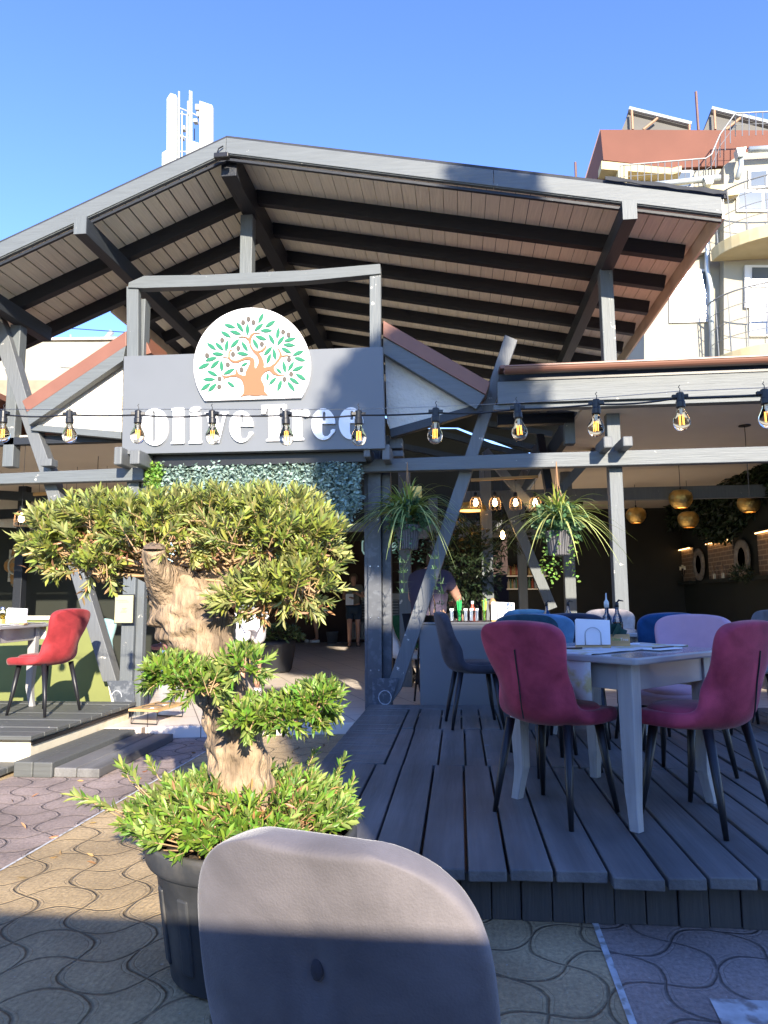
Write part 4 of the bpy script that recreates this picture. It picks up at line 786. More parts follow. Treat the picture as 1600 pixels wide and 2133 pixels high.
for i_, (x, y, a, lb) in enumerate(((.98, 3.63, 44, 'folded white napkin with cutlery at the right corner of the near table'), (.86, 3.98, 40, 'folded white napkin with cutlery behind the wooden box'))):
    t = thing('place_setting', lb, 'napkin', (x, y, ZT+.005), radians(a)); MB().box((-.10, -.045, 0), (.10, .045, .005)).build('folded_napkin', napkin, t, bevel=.001); MB().box((-.09, -.008, .0055), (.09, .004, .012)).build('cutlery_handle', MATS['dark_handle'], t, bevel=.003)
# left table condiments
cd = thing('condiment_tray', 'pale tray with two shakers and an oil jar on the sunlit left table', 'condiments', (-4.1, 5.98, 1.0))
MB().box((-.11, -.06, 0), (.10, .06, .05)).build('tray', mat('pale_wood', (.55, .45, .15), .6, .1, 6, .05), cd, bevel=.004)
for x, y in ((-.01, 0), (.06, .01)):
    j = MB().lathe([(0, .05), (.022, .05), (.022, .11), (.018, .12), (.018, .125), (0, .125)], (x, y, 0), 16).build('jar', glassb, cd, True); MB().lathe([(.02, .126), (.021, .128), (.021, .155), (0, .157)], (x, y, 0), 16).build('lid', steel, j, True)
    MB().lathe([(0, .053), (.018, .054), (.018, .09), (0, .09)], (x, y, 0), 12).build('contents', oil, j, True)
# ================================================================== SERVICE COUNTER
ctr = thing('service_counter', 'plain dark grey service counter at the back of the deck', 'counter', (-.0, 7.15, .1))
inv(MB().box((-.39, 6.96, .1), (1.2, 7.5, .955)).build('cabinet', counterm, ctr, bevel=.003), ctr); inv(MB().box((-.40, 6.95, .957), (1.22, 7.52, .975)).build('counter_top', counterm, ctr, bevel=.003), ctr)
def glasscup(name, label, loc, straws=None, group=None):
    t = thing(name, label, 'glass', loc, 0, group); MB().lathe([(0, .004), (.022, 0), (.026, .11), (.0245, .11), (.021, .006), (0, .006)], n=16).build('glass_cup', glassb, t, True)
    if straws == 'nap':
        mb = MB()
        for k in range(3): a = random.uniform(0, 3); mb.bar((0, 0, .01), (.012*cos(a), .012*sin(a), .128), .03, .006, up=(cos(a), sin(a), 0))
        mb.build('paper_napkins', napkin, t)
    elif straws:
        for k in range(12): a = random.uniform(0, 2*pi); r = random.uniform(.4, 1); MB().tube([(0.006*cos(a), .006*sin(a), .01), (.03*r*cos(a), .03*r*sin(a), .21+random.uniform(-.02, .02))], .0032, 6).build('straw', straws if k % 3 else MATS['straw_yellow'] if straws is not MATS['straw_green'] else straws, t)
    return t
mat('straw_green', (.03, .45, .12), .4, 0, 1, 0); mat('straw_yellow', (.55, .62, .04), .4, 0, 1, 0); mat('straw_lime', (.20, .60, .15), .4, 0, 1, 0)
cz = .976
glasscup('straw_glass', 'glass of bright green straws on the grey counter', (-.00, 7.05, cz), MATS['straw_green']); glasscup('straw_glass', 'glass of yellow and lime straws on the grey counter', (.24, 7.10, cz), MATS['straw_lime'])
for k, x in enumerate((-.075, .06, .115, .165)): glasscup('napkin_glass', ('leftmost', 'second from left', 'third from left', 'rightmost')[k]+' of four glasses filled with rolled white napkins on the counter', (x, 7.03, cz), 'nap', 'glasses with rolled napkins')
napkins('napkin_holder', 'stack of white napkins on the right part of the grey counter', (.42, 7.08, cz), 0, 1.5)
hd = thing('carved_figure', 'small carved wooden figure beside the straws on the counter', 'figurine', (.33, 7.2, cz))
MB().lathe([(0, 0), (.04, 0), (.05, .03), (.035, .06), (.045, .10), (.055, .15), (.045, .20), (.02, .225), (0, .23)], n=14, sx=.8).build('carving', mat('carved_wood', (.38, .25, .12), .7, .4, 25, 1), hd, True, sub=1)
pl_ = thing('plate_stack', 'stack of black plates at the left end of the counter', 'plates', (-.30, 7.1, cz)); mb = MB()
for k in range(7): mb.lathe([(0, k*.009), (.05, k*.009), (.085, k*.009+.007), (0, k*.009+.006)], n=20)
mb.build('plates', blackmetal, pl_, True)
vz = thing('glass_vase', 'tall clear glass bottle behind the black plates', 'bottle', (-.27, 7.2, cz)); MB().lathe([(0, 0), (.035, 0), (.035, .18), (.014, .24), (.014, .30), (.016, .30)], n=16).build('vase_body', glassb, vz, True)
ks = thing('sauce_bottle', 'small sauce bottle with red label between the straw glasses', 'bottle', (.13, 7.2, cz)); MB().lathe([(0, 0), (.03, 0), (.03, .12), (.012, .15), (.012, .19), (0, .19)], n=14).build('bottle_body', mat('sauce', (.5, .1, .06), .3, 0, 1, 0), ks, True); MB().lathe([(.013, .17), (.013, .20), (0, .20)], n=12).build('cap', white, ks)
# ================================================================== OLIVE TREE IN POT
PC = V((-.712, 2.475, 0))
pot = thing('plant_pot', 'large scuffed black plastic pot holding the old olive tree', 'pot', PC)
MB().lathe([(.0, .0), (.235, 0), (.262, .012), (.262, .03), (.272, .06), (.318, .355), (.345, .36), (.352, .375), (.352, .425), (.345, .435), (.330, .435), (.325, .38), (.0, .38)], n=56).build('pot_body', plastic, pot, True, bevel=.003)
mb = MB()
for k in range(14):
    a = 2*pi*k/14+.2; c, s_ = cos(a), sin(a); mb.bar((.274*c, .274*s_, .07), (.308*c, .308*s_, .30), .045, .012, up=(c, s_, 0))
mb.build('pot_ribs', plastic, pot, bevel=.006)
MB().lathe([(0, .385), (.15, .392), (.322, .383)], n=24).build('soil', soilm, pot, True)
tree = thing('olive_tree', 'old bonsai style olive tree with thick twisted trunk and flat cloud crown', 'tree', (PC.x, PC.y, .385))
def T(o): return inv(o, tree)
def trunk_tube(path, name, n=30, seg=10, parent=tree, rough_=.10, m=bark):
    pts = [np.array(p[:3], float) for p in path]; rad = [p[3] for p in path]; P_ = []; R_ = []
    for i in range(len(pts)-1):
        p0, p1, p2, p3 = pts[max(i-1, 0)], pts[i], pts[i+1], pts[min(i+2, len(pts)-1)]
        for t in np.linspace(0, 1, seg, endpoint=False):
            P_.append(V(.5*((2*p1)+(-p0+p2)*t+(2*p0-5*p1+4*p2-p3)*t*t+(-p0+3*p1-3*p2+p3)*t**3))); R_.append(rad[i]*(1-t)+rad[i+1]*t)
    P_.append(V(pts[-1])); R_.append(rad[-1]); mb = MB().tube(P_, R_, n)
    ph = [random.uniform(0, 6.28) for _ in range(6)]
    for i in range(len(P_)):
        for j in range(n):
            k = i*n+j; a = 2*pi*j/n; v_ = V(mb.v[k]); tw = a+i*.05
            nv = mnoise.noise(V((cos(a)*3.2+ph[0], sin(a)*3.2, P_[i].z*2.5))); nw_ = abs(mnoise.noise(V((cos(a)*9+ph[1], sin(a)*9, P_[i].z*3.0))))
            f = 1+.11*nv-.30*max(0, .20-nw_)+rough_*(.55*sin(3*tw+ph[0])+.45*sin(5*tw+ph[1]+i*.06)+.28*sin(9*tw+ph[2])+.22*sin(15*tw+ph[3]))+.05*sin(i*.5+ph[4]+2*a)
            mb.v[k] = tuple(P_[i]+(v_-P_[i])*f)
    return mb.build(name, m, parent, True)
def tq(px, py, r_px, Y=2.47): p = aY(px, py, Y); return (p.x, p.y, p.z, r_px*.00168)
trunk = T(trunk_tube([tq(515, 1720, 74), tq(503, 1640, 60), tq(490, 1540, 56), tq(466, 1460, 49), tq(443, 1390, 56), tq(418, 1320, 70), tq(388, 1262, 75), tq(362, 1222, 58, 2.5)], 'trunk', 72, 22))
for nm, pth in (('branch', [tq(378, 1262, 52), tq(350, 1222, 38, 2.40), tq(326, 1180, 25, 2.30), tq(321, 1142, 20, 2.25)]), ('branch', [tq(400, 1265, 55), tq(460, 1235, 38), tq(510, 1205, 24), tq(540, 1170, 16)]),
                ('branch', [tq(430, 1240, 30, 2.5), tq(440, 1200, 22, 2.5), tq(410, 1150, 14, 2.52), tq(380, 1110, 8, 2.55)]), ('branch', [tq(470, 1225, 20), tq(540, 1240, 14, 2.44), tq(600, 1250, 8, 2.42)]),
                ('branch', [tq(350, 1215, 24, 2.5), tq(290, 1190, 16, 2.52), tq(220, 1160, 10, 2.52), tq(150, 1140, 6, 2.5)]), ('branch', [tq(520, 1190, 18), tq(580, 1150, 12, 2.5), tq(640, 1120, 6, 2.5)]),
                ('branch', [tq(500, 1500, 24, 2.42), tq(540, 1490, 16, 2.36), tq(600, 1480, 9, 2.33)]), ('branch', [tq(440, 1400, 24, 2.38), tq(410, 1400, 14, 2.30), tq(370, 1405, 7, 2.27)])):
    T(trunk_tube(pth, nm, 36, 10, tree, .08))
p = aY(321, 1141, 2.25); T(MB().lathe([(.0, .003), (.018, .004), (.032, .002), (.035, -.006)], (p.x, p.y, p.z), 20).build('cut_stump', cutw, tree))
PADS = [  # px, py, rx px, ry px, Y, depth m, number of sprigs
 (145, 1118, 75, 34, 2.50, .16, 85), (250, 1095, 110, 36, 2.55, .24, 125), (370, 1090, 115, 36, 2.60, .26, 125), (490, 1085, 115, 40, 2.60, .26, 125), (590, 1090, 88, 42, 2.55, .24, 115), (650, 1130, 55, 38, 2.48, .14, 62),
 (340, 1128, 130, 20, 2.42, .18, 50), (180, 1150, 80, 24, 2.42, .14, 55), (225, 1188, 70, 12, 2.42, .12, 30), (130, 1150, 50, 20, 2.46, .10, 30), (540, 1130, 130, 28, 2.42, .20, 62), (615, 1228, 76, 22, 2.38, .14, 80), (525, 1250, 46, 14, 2.36, .10, 32), (655, 1180, 42, 18, 2.42, .12, 22)]
def pads(L_, upb=.9, kseed=0):
    C = []; D = []
    for px, py, rx, ry, Y, dep, n_ in L_:
        c = aY(px, py, Y); sc = (Y*1.03)/FPX; v = norm(rng.normal(size=(n_, 3))); v[:, 2] = np.where(v[:, 2] < -.85, -v[:, 2], v[:, 2]); rr = rng.uniform(.55, 1.0, (n_, 1))**.6
        C.append(np.array([c.x, c.y, c.z])+v*rr*np.array([rx*sc*.88, dep, ry*sc*.80])); d = v*np.array([.8, .8, .7]); d[:, 2] += upb*np.clip(v[:, 2]+.75, 0, 1); D.append(d+rng.normal(size=(n_, 3))*.35)
    return np.vstack(C), np.vstack(D)
C, D = pads(PADS); keep = np.array([not (V(c)-V(aY(321, 1160, 2.2))).length < .10 for c in C]); C, D = C[keep], D[keep]; D = D*rng.uniform(.8, 1.2, (len(D), 1)); Pl, Dl, Nl = sprigs(C, D, 18, .070, .05)
T(leafmesh('crown_foliage', Pl, Dl, rng.uniform(.022, .056, len(Pl)), rng.uniform(.008, .0145, len(Pl)), lf_olive, tree, nrm=Nl))
mb = MB()
for c, d in zip(C, norm(D)):
    c, d = V(c), V(d); mb.tube([c-d*.035, c, c+d*.075], [.0026, .002, .001], 4, False)
for k in range(110):
    i_ = random.randrange(len(C)); j_ = min(range(0, len(C), 3), key=lambda q_: np.linalg.norm(C[q_]-C[i_]) if 0.09 < np.linalg.norm(C[q_]-C[i_]) else 9); a, b = V(C[i_]), V(C[j_]); mb.tube([a-V((0, 0, .03)), (a+b)/2-V((0, 0, .05)), b-V((0, 0, .03))], [.004, .0045, .003], 5, False)
for k in range(60):
    i_ = random.randrange(len(C)); a = V(C[i_]); b = V(aY(random.choice((400, 480, 540, 330)), 1200, 2.48)); m_ = a.lerp(b, .5)+V((0, 0, -.01)); mb.tube([a, m_, b], [.003, .005, .008], 5, False)
T(mb.build('twigs', twigm, tree, True))
sel = rng.random(len(C)) < .2; Pd, Dd, Nd = sprigs(C[sel]-np.array([0, 0, .055]), D[sel]*np.array([1, 1, -.3]), 3, .04, .04, 1.1)
T(leafmesh('withered_leaves', Pd, Dd, .04, .009, lf_dead, tree))
C, D = pads([(610, 1488, 78, 18, 2.34, .11, 110), (660, 1465, 40, 22, 2.32, .08, 46), (525, 1495, 45, 16, 2.30, .08, 34), (360, 1405, 56, 15, 2.24, .09, 50), (415, 1425, 45, 15, 2.22, .08, 34), (515, 1388, 38, 16, 2.28, .08, 32)], .6)
Pl, Dl, Nl = sprigs(C, D, 15, .042, .05); T(leafmesh('lower_foliage', Pl, Dl, rng.uniform(.022, .048, len(Pl)), rng.uniform(.008, .014, len(Pl)), lf_low, tree, nrm=Nl))
mb = MB()
for c, d in zip(C, norm(D)): c, d = V(c), V(d); mb.tube([c-d*.035, c, c+d*.06], [.0026, .002, .001], 4, False)
T(mb.build('twigs', twigm, tree, True))
# shoots at the foot of the trunk
sh = thing('olive_shoots', 'bright green olive shoots spilling over the rim of the black pot', 'shrub', (PC.x, PC.y, .385))
n_ = 400; a = rng.uniform(0, 2*pi, n_); r = np.sqrt(rng.uniform(.10, 1, n_))*.345; C = np.stack([PC.x-.04+r*np.cos(a), PC.y+r*np.sin(a), .435+.075*(1-(r/.36)**2)+rng.uniform(-.01, .05, n_)], 1)
D = np.stack([np.cos(a)*(r/.36)*1.1, np.sin(a)*(r/.36)*1.1, .85-r*1.0], 1)+rng.normal(size=(n_, 3))*.35
ext = np.array([tuple(aY(x, y, Y)) for x, y, Y in ((250, 1690, 2.35), (215, 1675, 2.35), (190, 1670, 2.35), (290, 1640, 2.45), (270, 1625, 2.5), (330, 1620, 2.6), (700, 1610, 2.8), (690, 1640, 2.7), (640, 1600, 2.8), (720, 1660, 2.7))]); C = np.vstack([C, ext]); D = np.vstack([D, np.array([(-1, 0, .3)]*3+[(-.6, 0, 1)]*3+[(.5, 0, 1)]*4)])
Pl, Dl, Nl = sprigs(C, D, 14, .062, .06); inv(leafmesh('shoot_leaves', Pl, Dl, rng.uniform(.024, .056, len(Pl)), rng.uniform(.009, .016, len(Pl)), lf_low, sh, nrm=Nl), sh)
mb = MB()
for c, d in zip(C, norm(D)): c, d = V(c), V(d); mb.tube([V((PC.x+(c.x-PC.x)*.55, PC.y+(c.y-PC.y)*.55, .40)), c, c+d*.085], [.003, .0024, .001], 4, False)
inv(mb.build('shoot_stems', twigm, sh, True), sh)
k_ = 130; a = rng.uniform(0, 2*pi, k_); r = rng.uniform(.08, .26, k_); C2 = np.stack([PC.x+r*np.cos(a), PC.y-.05+r*np.sin(a), rng.uniform(.44, .54, k_)], 1)
Pd, Dd, Nd = sprigs(C2, rng.normal(size=(k_, 3))+np.array([0, 0, .8]), 4, .05, .05, 1.1); inv(leafmesh('withered_leaves', Pd, Dd, .045, .009, lf_dead, sh), sh)
# ================================================================== HANGING GREENERY
def hang(name, label, x0, x1, ytop, ybot, Y, n_, m, L_, W_, cat='hanging plant'):
    C = []; D = []
    for k in range(n_):
        px = random.uniform(x0, x1); a_, b_ = aY(px, ytop+random.uniform(-3, 8), Y), aY(px, ybot(px)+random.uniform(-25, 14), Y); yo = random.uniform(-.07, .10); m__ = max(3, int((a_.z-b_.z)/.022))
        wob = random.uniform(0, 6)
        for j in range(m__):
            t = j/m__; C.append((a_.x+.02*sin(wob+t*5), Y+yo+.02*cos(wob+t*4), a_.z+(b_.z-a_.z)*t)); D.append((random.uniform(-1, 1), random.uniform(-1.2, .5), random.uniform(-.9, .3)))
    t = thing(name, label, cat, C[0]); o = inv(leafmesh('leaves', C, D, rng.uniform(.7, 1.2, len(C))*L_, W_, m, t), t)
    return t
hang('hanging_garland', 'silvery green trailing garland hanging under the sign over the entrance', 338, 690, 968, lambda x: 1045, 6.70, 520, lf_ivy, .045, .024)
hang('hanging_garland', 'longer silvery garland at the right end under the sign, by the pillar', 655, 748, 966, lambda x: 1040+60*max(0, 1-abs(x-715)/45), 6.70, 190, lf_ivy, .045, .024)
hang('hanging_garland', 'narrow bright lime green garland at the left end under the sign', 312, 340, 968, lambda x: 1050, 6.66, 60, lf_lime, .036, .026)
def blades(name, c, n_, L_, wd, m, parent, droop=1.0, up=.9):
    vs = []; fs = []; uv = []
    for k in range(n_):
        a = random.uniform(0, 2*pi); l = L_*random.uniform(.55, 1.1); el = random.uniform(.25, 1.45)*up; d = V((cos(a)*cos(el), sin(a)*cos(el), sin(el))); p = V(c)+V((random.uniform(-.03, .03), random.uniform(-.03, .03), 0)); s_ = V((-sin(a), cos(a), 0)); N = 9; k0 = len(vs); g_ = V((0, 0, -1))*droop*random.uniform(.7, 1.3)
        for i in range(N):
            t = i/(N-1); q_ = p+d*l*t+g_*l*.75*t*t; w_ = wd*(.5+.5*sin(pi*min(t*1.1+.15, 1)))*(1-t**4)*.5+.0006
            vs += [tuple(q_-s_*w_), tuple(q_+V((0, 0, -w_*.35))), tuple(q_+s_*w_)]; uv.append
        u_ = (random.random(), random.random())
        for i in range(N-1):
            b_ = k0+i*3; fs += [(b_, b_+1, b_+4, b_+3), (b_+1, b_+2, b_+5, b_+4)]; uv += [u_]*8
    me = bpy.data.meshes.new(name); me.from_pydata(vs, [], fs); me.update(); ul = me.uv_layers.new(name='leaf'); ul.data.foreach_set('uv', np.array(uv).reshape(-1)); return link(name, me, m, parent, True)
def basket(label, px, py, Y, r=.135, h=.24, n_=120, L_=.62, m=lf_spider, top=.62, blade=.017):
    c = aY(px, py, Y); t = thing('hanging_basket', label, 'hanging plant', c)
    MB().lathe([(.0, -h/2), (r*.72, -h/2), (r*.76, -h/2+.01), (r, h/2-.01), (r*1.05, h/2), (r*.95, h/2), (r*.9, h/2-.03), (0, h/2-.03)], n=36).build('rattan_pot', rattan_w, t, True)
    mb = MB()
    for k in range(3): a = k*2.09+.5; mb.tube([(r*cos(a), r*sin(a), h/2), (.012*cos(a), .012*sin(a), h/2+top*.7), (0, 0, h/2+top)], .0035, 5)
    mb.build('hanging_cord', mat('jute', (.35, .2, .1), .8, .1, 9, 0) if 'jute' not in MATS else MATS['jute'], t)
    blades('long_leaves', (0, 0, h/2+.10), n_, L_, blade, m, t, 1.0, 1.0)
    k_ = 150; a = rng.uniform(0, 2*pi, k_); rr = rng.uniform(0, r*1.3, k_); C = np.stack([rr*np.cos(a), rr*np.sin(a), h/2+rng.uniform(-.03, .20, k_)], 1); Pl, Dl, Nl = sprigs(C, np.stack([np.cos(a), np.sin(a), rng.uniform(-.6, .8, k_)], 1), 5, .07, .05); leafmesh('vine_leaves', Pl, Dl, .048, .034, lf_vine, t, nrm=Nl)
    C = []; D = []
    for k in range(9):
        a = random.uniform(0, 6.28); ln = random.uniform(.15, .5)
        for j in range(int(ln/.022)): C.append((r*1.1*cos(a)+.02*sin(j*.4), r*1.1*sin(a), h/2-.02-j*.022)); D.append((random.uniform(-1, 1), random.uniform(-1, 1), random.uniform(-.5, .3)))
    leafmesh('trailing_vines', C, D, .036, .022, lf_lime if 'sunlit' in label else lf_vine, t); return t, c
rattan_w = bpy.data.materials.new('woven_rattan'); rattan_w.use_nodes = True; n = rattan_w.node_tree.nodes; L = rattan_w.node_tree.links; b = n['Principled BSDF']
tc = n.new('ShaderNodeTexCoord'); sx = n.new('ShaderNodeSeparateXYZ'); L.new(tc.outputs['Object'], sx.inputs[0])
def MM(op, *a):
    q = n.new('ShaderNodeMath'); q.operation = op
    for i, x in enumerate(a):
        if isinstance(x, (int, float)): q.inputs[i].default_value = x
        else: L.new(x, q.inputs[i])
    return q.outputs[0]
ang = MM('ARCTAN2', sx.outputs[1], sx.outputs[0]); w1 = MM('MULTIPLY', MM('SINE', MM('MULTIPLY', sx.outputs[2], 330)), MM('SINE', MM('ADD', MM('MULTIPLY', ang, 26), MM('MULTIPLY', MM('FLOOR', MM('MULTIPLY', sx.outputs[2], 105)), pi))))
rp = n.new('ShaderNodeMapRange'); rp.inputs[1].default_value = -1; L.new(w1, rp.inputs[0]); cr = n.new('ShaderNodeMix'); cr.data_type = 'RGBA'; L.new(rp.outputs[0], cr.inputs[0]); cr.inputs[6].default_value = (.035, .035, .037, 1); cr.inputs[7].default_value = (.20, .19, .195, 1); L.new(cr.outputs[2], b.inputs['Base Color'])
bp = n.new('ShaderNodeBump'); bp.inputs['Distance'].default_value = .006; L.new(rp.outputs[0], bp.inputs['Height']); L.new(bp.outputs[0], b.inputs['Normal']); b.inputs['Roughness'].default_value = .6
basket('sunlit hanging rattan basket with long arching yellow green leaves, right of the slanted brace', 1165, 1132, 6.30, .12, .21, 150, .70)
basket('shaded hanging rattan basket of spider plant just right of the blue pillar', 850, 1120, 6.75, .12, .23, 180, .85)
for lb, px, py, Y, ln in (('trailing spider plant runners hanging in front of the slanted brace', 905, 1150, 6.3, .45),):
    t = thing('spider_plant_runner', lb, 'plant', aY(px, py, Y)); mb = MB()
    for k, (dx, l) in enumerate(((0, .33), (.05, .55), (-.28, .36))):
        mb.tube([(dx*.3, 0, .25), (dx, 0, -l*.4), (dx+.01, 0, -l)], .002, 4)
        for j in range(4): blades('plantlet', (dx, 0, -l+j*.09), 12, .10, .007, lf_vine, t, .5, .9)
    mb.build('runner_stem', lf_vine, t)
gt = thing('hanging_planter_card', 'small gold coloured card hanging in the shaded spider plant', 'ornament', aY(866, 1025, 7.0)); MB().box((-.06, -.008, -.06), (.06, .008, .06)).build('card', gold, gt, bevel=.003)
# dark indoor greenery on the right wall and behind the counter
def bush(name, label, px, py, Y, rx, ry, rz_, n_, m, L_, W_, cat='plant'):
    c = aY(px, py, Y); t = thing(name, label, cat, c); v = norm(rng.normal(size=(n_, 3)))*rng.uniform(.5, 1, (n_, 1)); leafmesh('foliage', v*np.array([rx, ry, rz_]), v+rng.normal(size=(n_, 3))*.7, L_, W_, m, t); return t
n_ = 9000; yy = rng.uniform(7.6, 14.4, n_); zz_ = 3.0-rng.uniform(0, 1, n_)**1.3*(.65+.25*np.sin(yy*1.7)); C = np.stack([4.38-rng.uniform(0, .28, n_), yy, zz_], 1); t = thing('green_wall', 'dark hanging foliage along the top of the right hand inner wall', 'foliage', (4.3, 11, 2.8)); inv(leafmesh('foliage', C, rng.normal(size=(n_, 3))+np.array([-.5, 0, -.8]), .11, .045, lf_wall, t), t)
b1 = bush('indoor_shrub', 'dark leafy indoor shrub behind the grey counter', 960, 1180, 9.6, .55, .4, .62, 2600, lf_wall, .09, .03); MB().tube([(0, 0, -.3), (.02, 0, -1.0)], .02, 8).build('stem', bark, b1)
bush('indoor_shrub', 'small indoor palm behind the hanging baskets', 1035, 1110, 11, .5, .3, .35, 500, lf_wall, .16, .02)
# ================================================================== LAMPS
def globe(label, px, py, wpx, R=.155, lit=1):
    Y = 2*R*FPX/wpx; c = aY(px, py, Y); t = thing('globe_pendant', label, 'pendant lamp', c, 0, 'gold globe pendants'); s_ = R
    MB().lathe([(.25*s_, .78*s_), (.60*s_, .72*s_), (.9*s_, .45*s_), (1*s_, .12*s_), (.95*s_, -.25*s_), (.75*s_, -.60*s_), (.52*s_, -.80*s_), (.50*s_, -.80*s_), (.72*s_, -.58*s_), (.9*s_, -.2*s_), (.9*s_, .2*s_), (.5*s_, .65*s_), (0, .7*s_)], n=32).build('shade', gold, t, True)
    MB().lathe([(0, -.70*s_), (.48*s_, -.72*s_)], n=24).build('glowing_opening', goldin, t)
    MB().lathe([(0, 1.0*s_), (.08*s_, 1.0*s_), (.1*s_, .78*s_), (0, .78*s_)], n=10).tube([(0, 0, s_*.9), (0, 0, max(3.0-c.z, .1))], .004, 5).build('cord', blackmetal, t); return t
for lb, px, py, w_ in (('large gold globe pendant highest between the white post and the right edge', 1418, 1039, 47), ('gold globe pendant at the far right edge', 1560, 1049, 44), ('speckled gold globe pendant touching the right side of the white post', 1325, 1073, 40), ('speckled gold globe pendant below the highest one', 1434, 1082, 41), ('small speckled gold globe pendant lowest right of the white post', 1353, 1116, 27), ('dim gold globe pendant left of the white post behind the leaves', 1257, 1105, 28), ('gold globe pendant glimpsed under the basket of long leaves', 1207, 1125, 24), ('gold globe pendant glimpsed between garland and pillar', 761, 1053, 26)): globe(lb, px, py, w_)
dome = thing('dome_pendant', 'wide shallow gold dome lamp left of the row of caged bulbs', 'pendant lamp', aY(982, 1060, 9.6)); MB().lathe([(.02, .10), (.14, .08), (.20, .03), (.215, -.03), (.20, -.03), (.12, .05), (0, .06)], n=32).build('shade', gold, dome, True); MB().lathe([(0, -.0), (.19, -.02)], n=24).build('glowing_opening', goldin, dome); MB().tube([(0, 0, .08), (0, 0, .7)], .004, 5).build('cord', blackmetal, dome)
def caged(parent, loc, s=1):
    mb = MB(); H = [(.035, .06), (.062, .02), (.068, -.04), (.066, -.085)]
    for k in range(8): a = k*pi/4; mb.tube([(r*cos(a)*s, r*sin(a)*s, z*s) for r, z in H], .0022, 4)
    for r, z in (H[0], H[2], H[3]): mb.tube([(r*cos(a)*s, r*sin(a)*s, z*s) for a in np.linspace(0, 2*pi, 17)], .0022, 4)
    c = mb.build('cage', MATS.get('bronze') or mat('bronze', (.25, .17, .11), .4, 0, 1, 0, metal=.6), parent); c.location = loc
    b_ = MB().lathe([(0, .045), (.012, .045), (.028, .0), (.030, -.02), (.02, -.045), (0, -.05)], n=16).build('bulb', bulbglow, c, True); k_ = MB().lathe([(0, .12), (.022, .12), (.024, .05), (0, .05)], n=14).build('socket', blackmetal, c, True); return c
ch = thing('bar_chandelier', 'wooden bar lamp with a row of four lit caged bulbs', 'chandelier', aY(1050, 996, 8.8))
p0, p1 = aY(981, 1000, 8.8)-ch.location, aY(1121, 993, 8.8)-ch.location; MB().bar(p0, p1, .04, .035).build('wooden_bar', lwood, ch, bevel=.004)
for px in (991, 1031, 1074, 1115):
    q_ = aY(px, 1046, 8.8)-ch.location; caged(ch, q_, 1.05); MB().tube([(q_.x, q_.y, q_.z+.12), (q_.x, q_.y, 0)], .003, 4).build('cord', blackmetal, ch)
for px in (1010, 1090): q_ = aY(px, 996, 8.8)-ch.location; MB().tube([(q_.x, q_.y, 0), (q_.x, q_.y, .7)], .003, 4).build('cord', blackmetal, ch)
cl = thing('caged_pendant', 'lit caged bulb hanging at the left above the dark interior', 'pendant lamp', aY(45, 1078, 6.9)); caged(cl, (0, 0, 0), 1.05); MB().tube([(0, 0, .1), (0, 0, .85)], .003, 4).build('cord', blackmetal, cl)
sb = thing('bare_bulb_pendant', 'single small lit bulb hanging deep inside behind the brace', 'pendant lamp', aY(1047, 1112, 10.5)); MB().lathe([(0, .05), (.02, .03), (.035, -.03), (.02, -.07), (0, -.08)], n=14).build('bulb', bulbglow, sb, True); MB().tube([(0, 0, .05), (0, 0, .9)], .004, 4).build('cord', blackmetal, sb)
for lb, px, py, Y in (('wooden hanging bar lamp at upper left under the beige ceiling', 190, 1026, 8.5), ('second short wooden bar lamp by the left post', 110, 1029, 9.2)):
    t = thing('hanging_bar', lb, 'pendant lamp', aY(px, py, Y)); MB().bar((-.28, 0, 0), (.28, 0, .02), .04, .045).build('wooden_bar', lwood, t, bevel=.004)
    for dx in (-.2, .2): MB().tube([(dx, 0, 0), (dx, 0, .55)], .003, 4).build('cord', blackmetal, t)
for (lb, px, py, Y) in (('flat black ceiling rose on the left beige ceiling', 205, 948, 7.9), ('flat black ceiling rose on the right beige ceiling', 1551, 888, 7.6)):
    t = thing('ceiling_rose', lb, 'lamp fitting', aY(px, py, Y)); MB().lathe([(0, .02), (.06, .02), (.06, 0), (0, 0)], n=20).build('disc', blackmetal, t); MB().tube([(0, 0, 0), (0, 0, -.75)], .004, 4).build('cord', blackmetal, t)
# ================================================================== WALL ART, MIRRORS, MENU
art = thing('wall_ornament', 'ornate white and orange carved ornament on the dark left wall', 'wall art', aY(30, 1178, 10.4))
orn = mat('painted_ornament', (.30, .14, .03), .7, .3, 14, .3, col2=(.10, .13, .09), c2scale=14, c2amt=.9); crm = mat('aged_white', (.42, .38, .26), .7, .2, 14, .2)
MB().box((-.10, .0, -.25), (.13, .02, -.19)).box((-.10, 0, .19), (.13, .02, .25)).box((-.10, .0, -.19+.001), (-.07, .02, .19)).box((.10, 0, -.19+.001), (.13, .02, .19)).build('frame', crm, art, bevel=.004)
MB().lathe([(.0, .02), (.09, .02), (.10, 0), (0, 0)], n=24, sx=.75).build('centre_medallion', orn, art).rotation_euler = (pi/2, 0, 0)
o = MB().prism([(.25*cos(a)*(.55+.2*cos(4*a))*.9, -.012, .33*sin(a)*(.75+.25*cos(4*a))) for a in np.linspace(0, 2*pi, 33)[:-1]], (0, .01, 0)).build('scrollwork', orn, art)
MB().tube([(.085*cos(a), -.02, .13*sin(a)) for a in np.linspace(0, 2*pi, 25)], .014, 8).build('oval_ring', MATS['aged_white'], art, True)
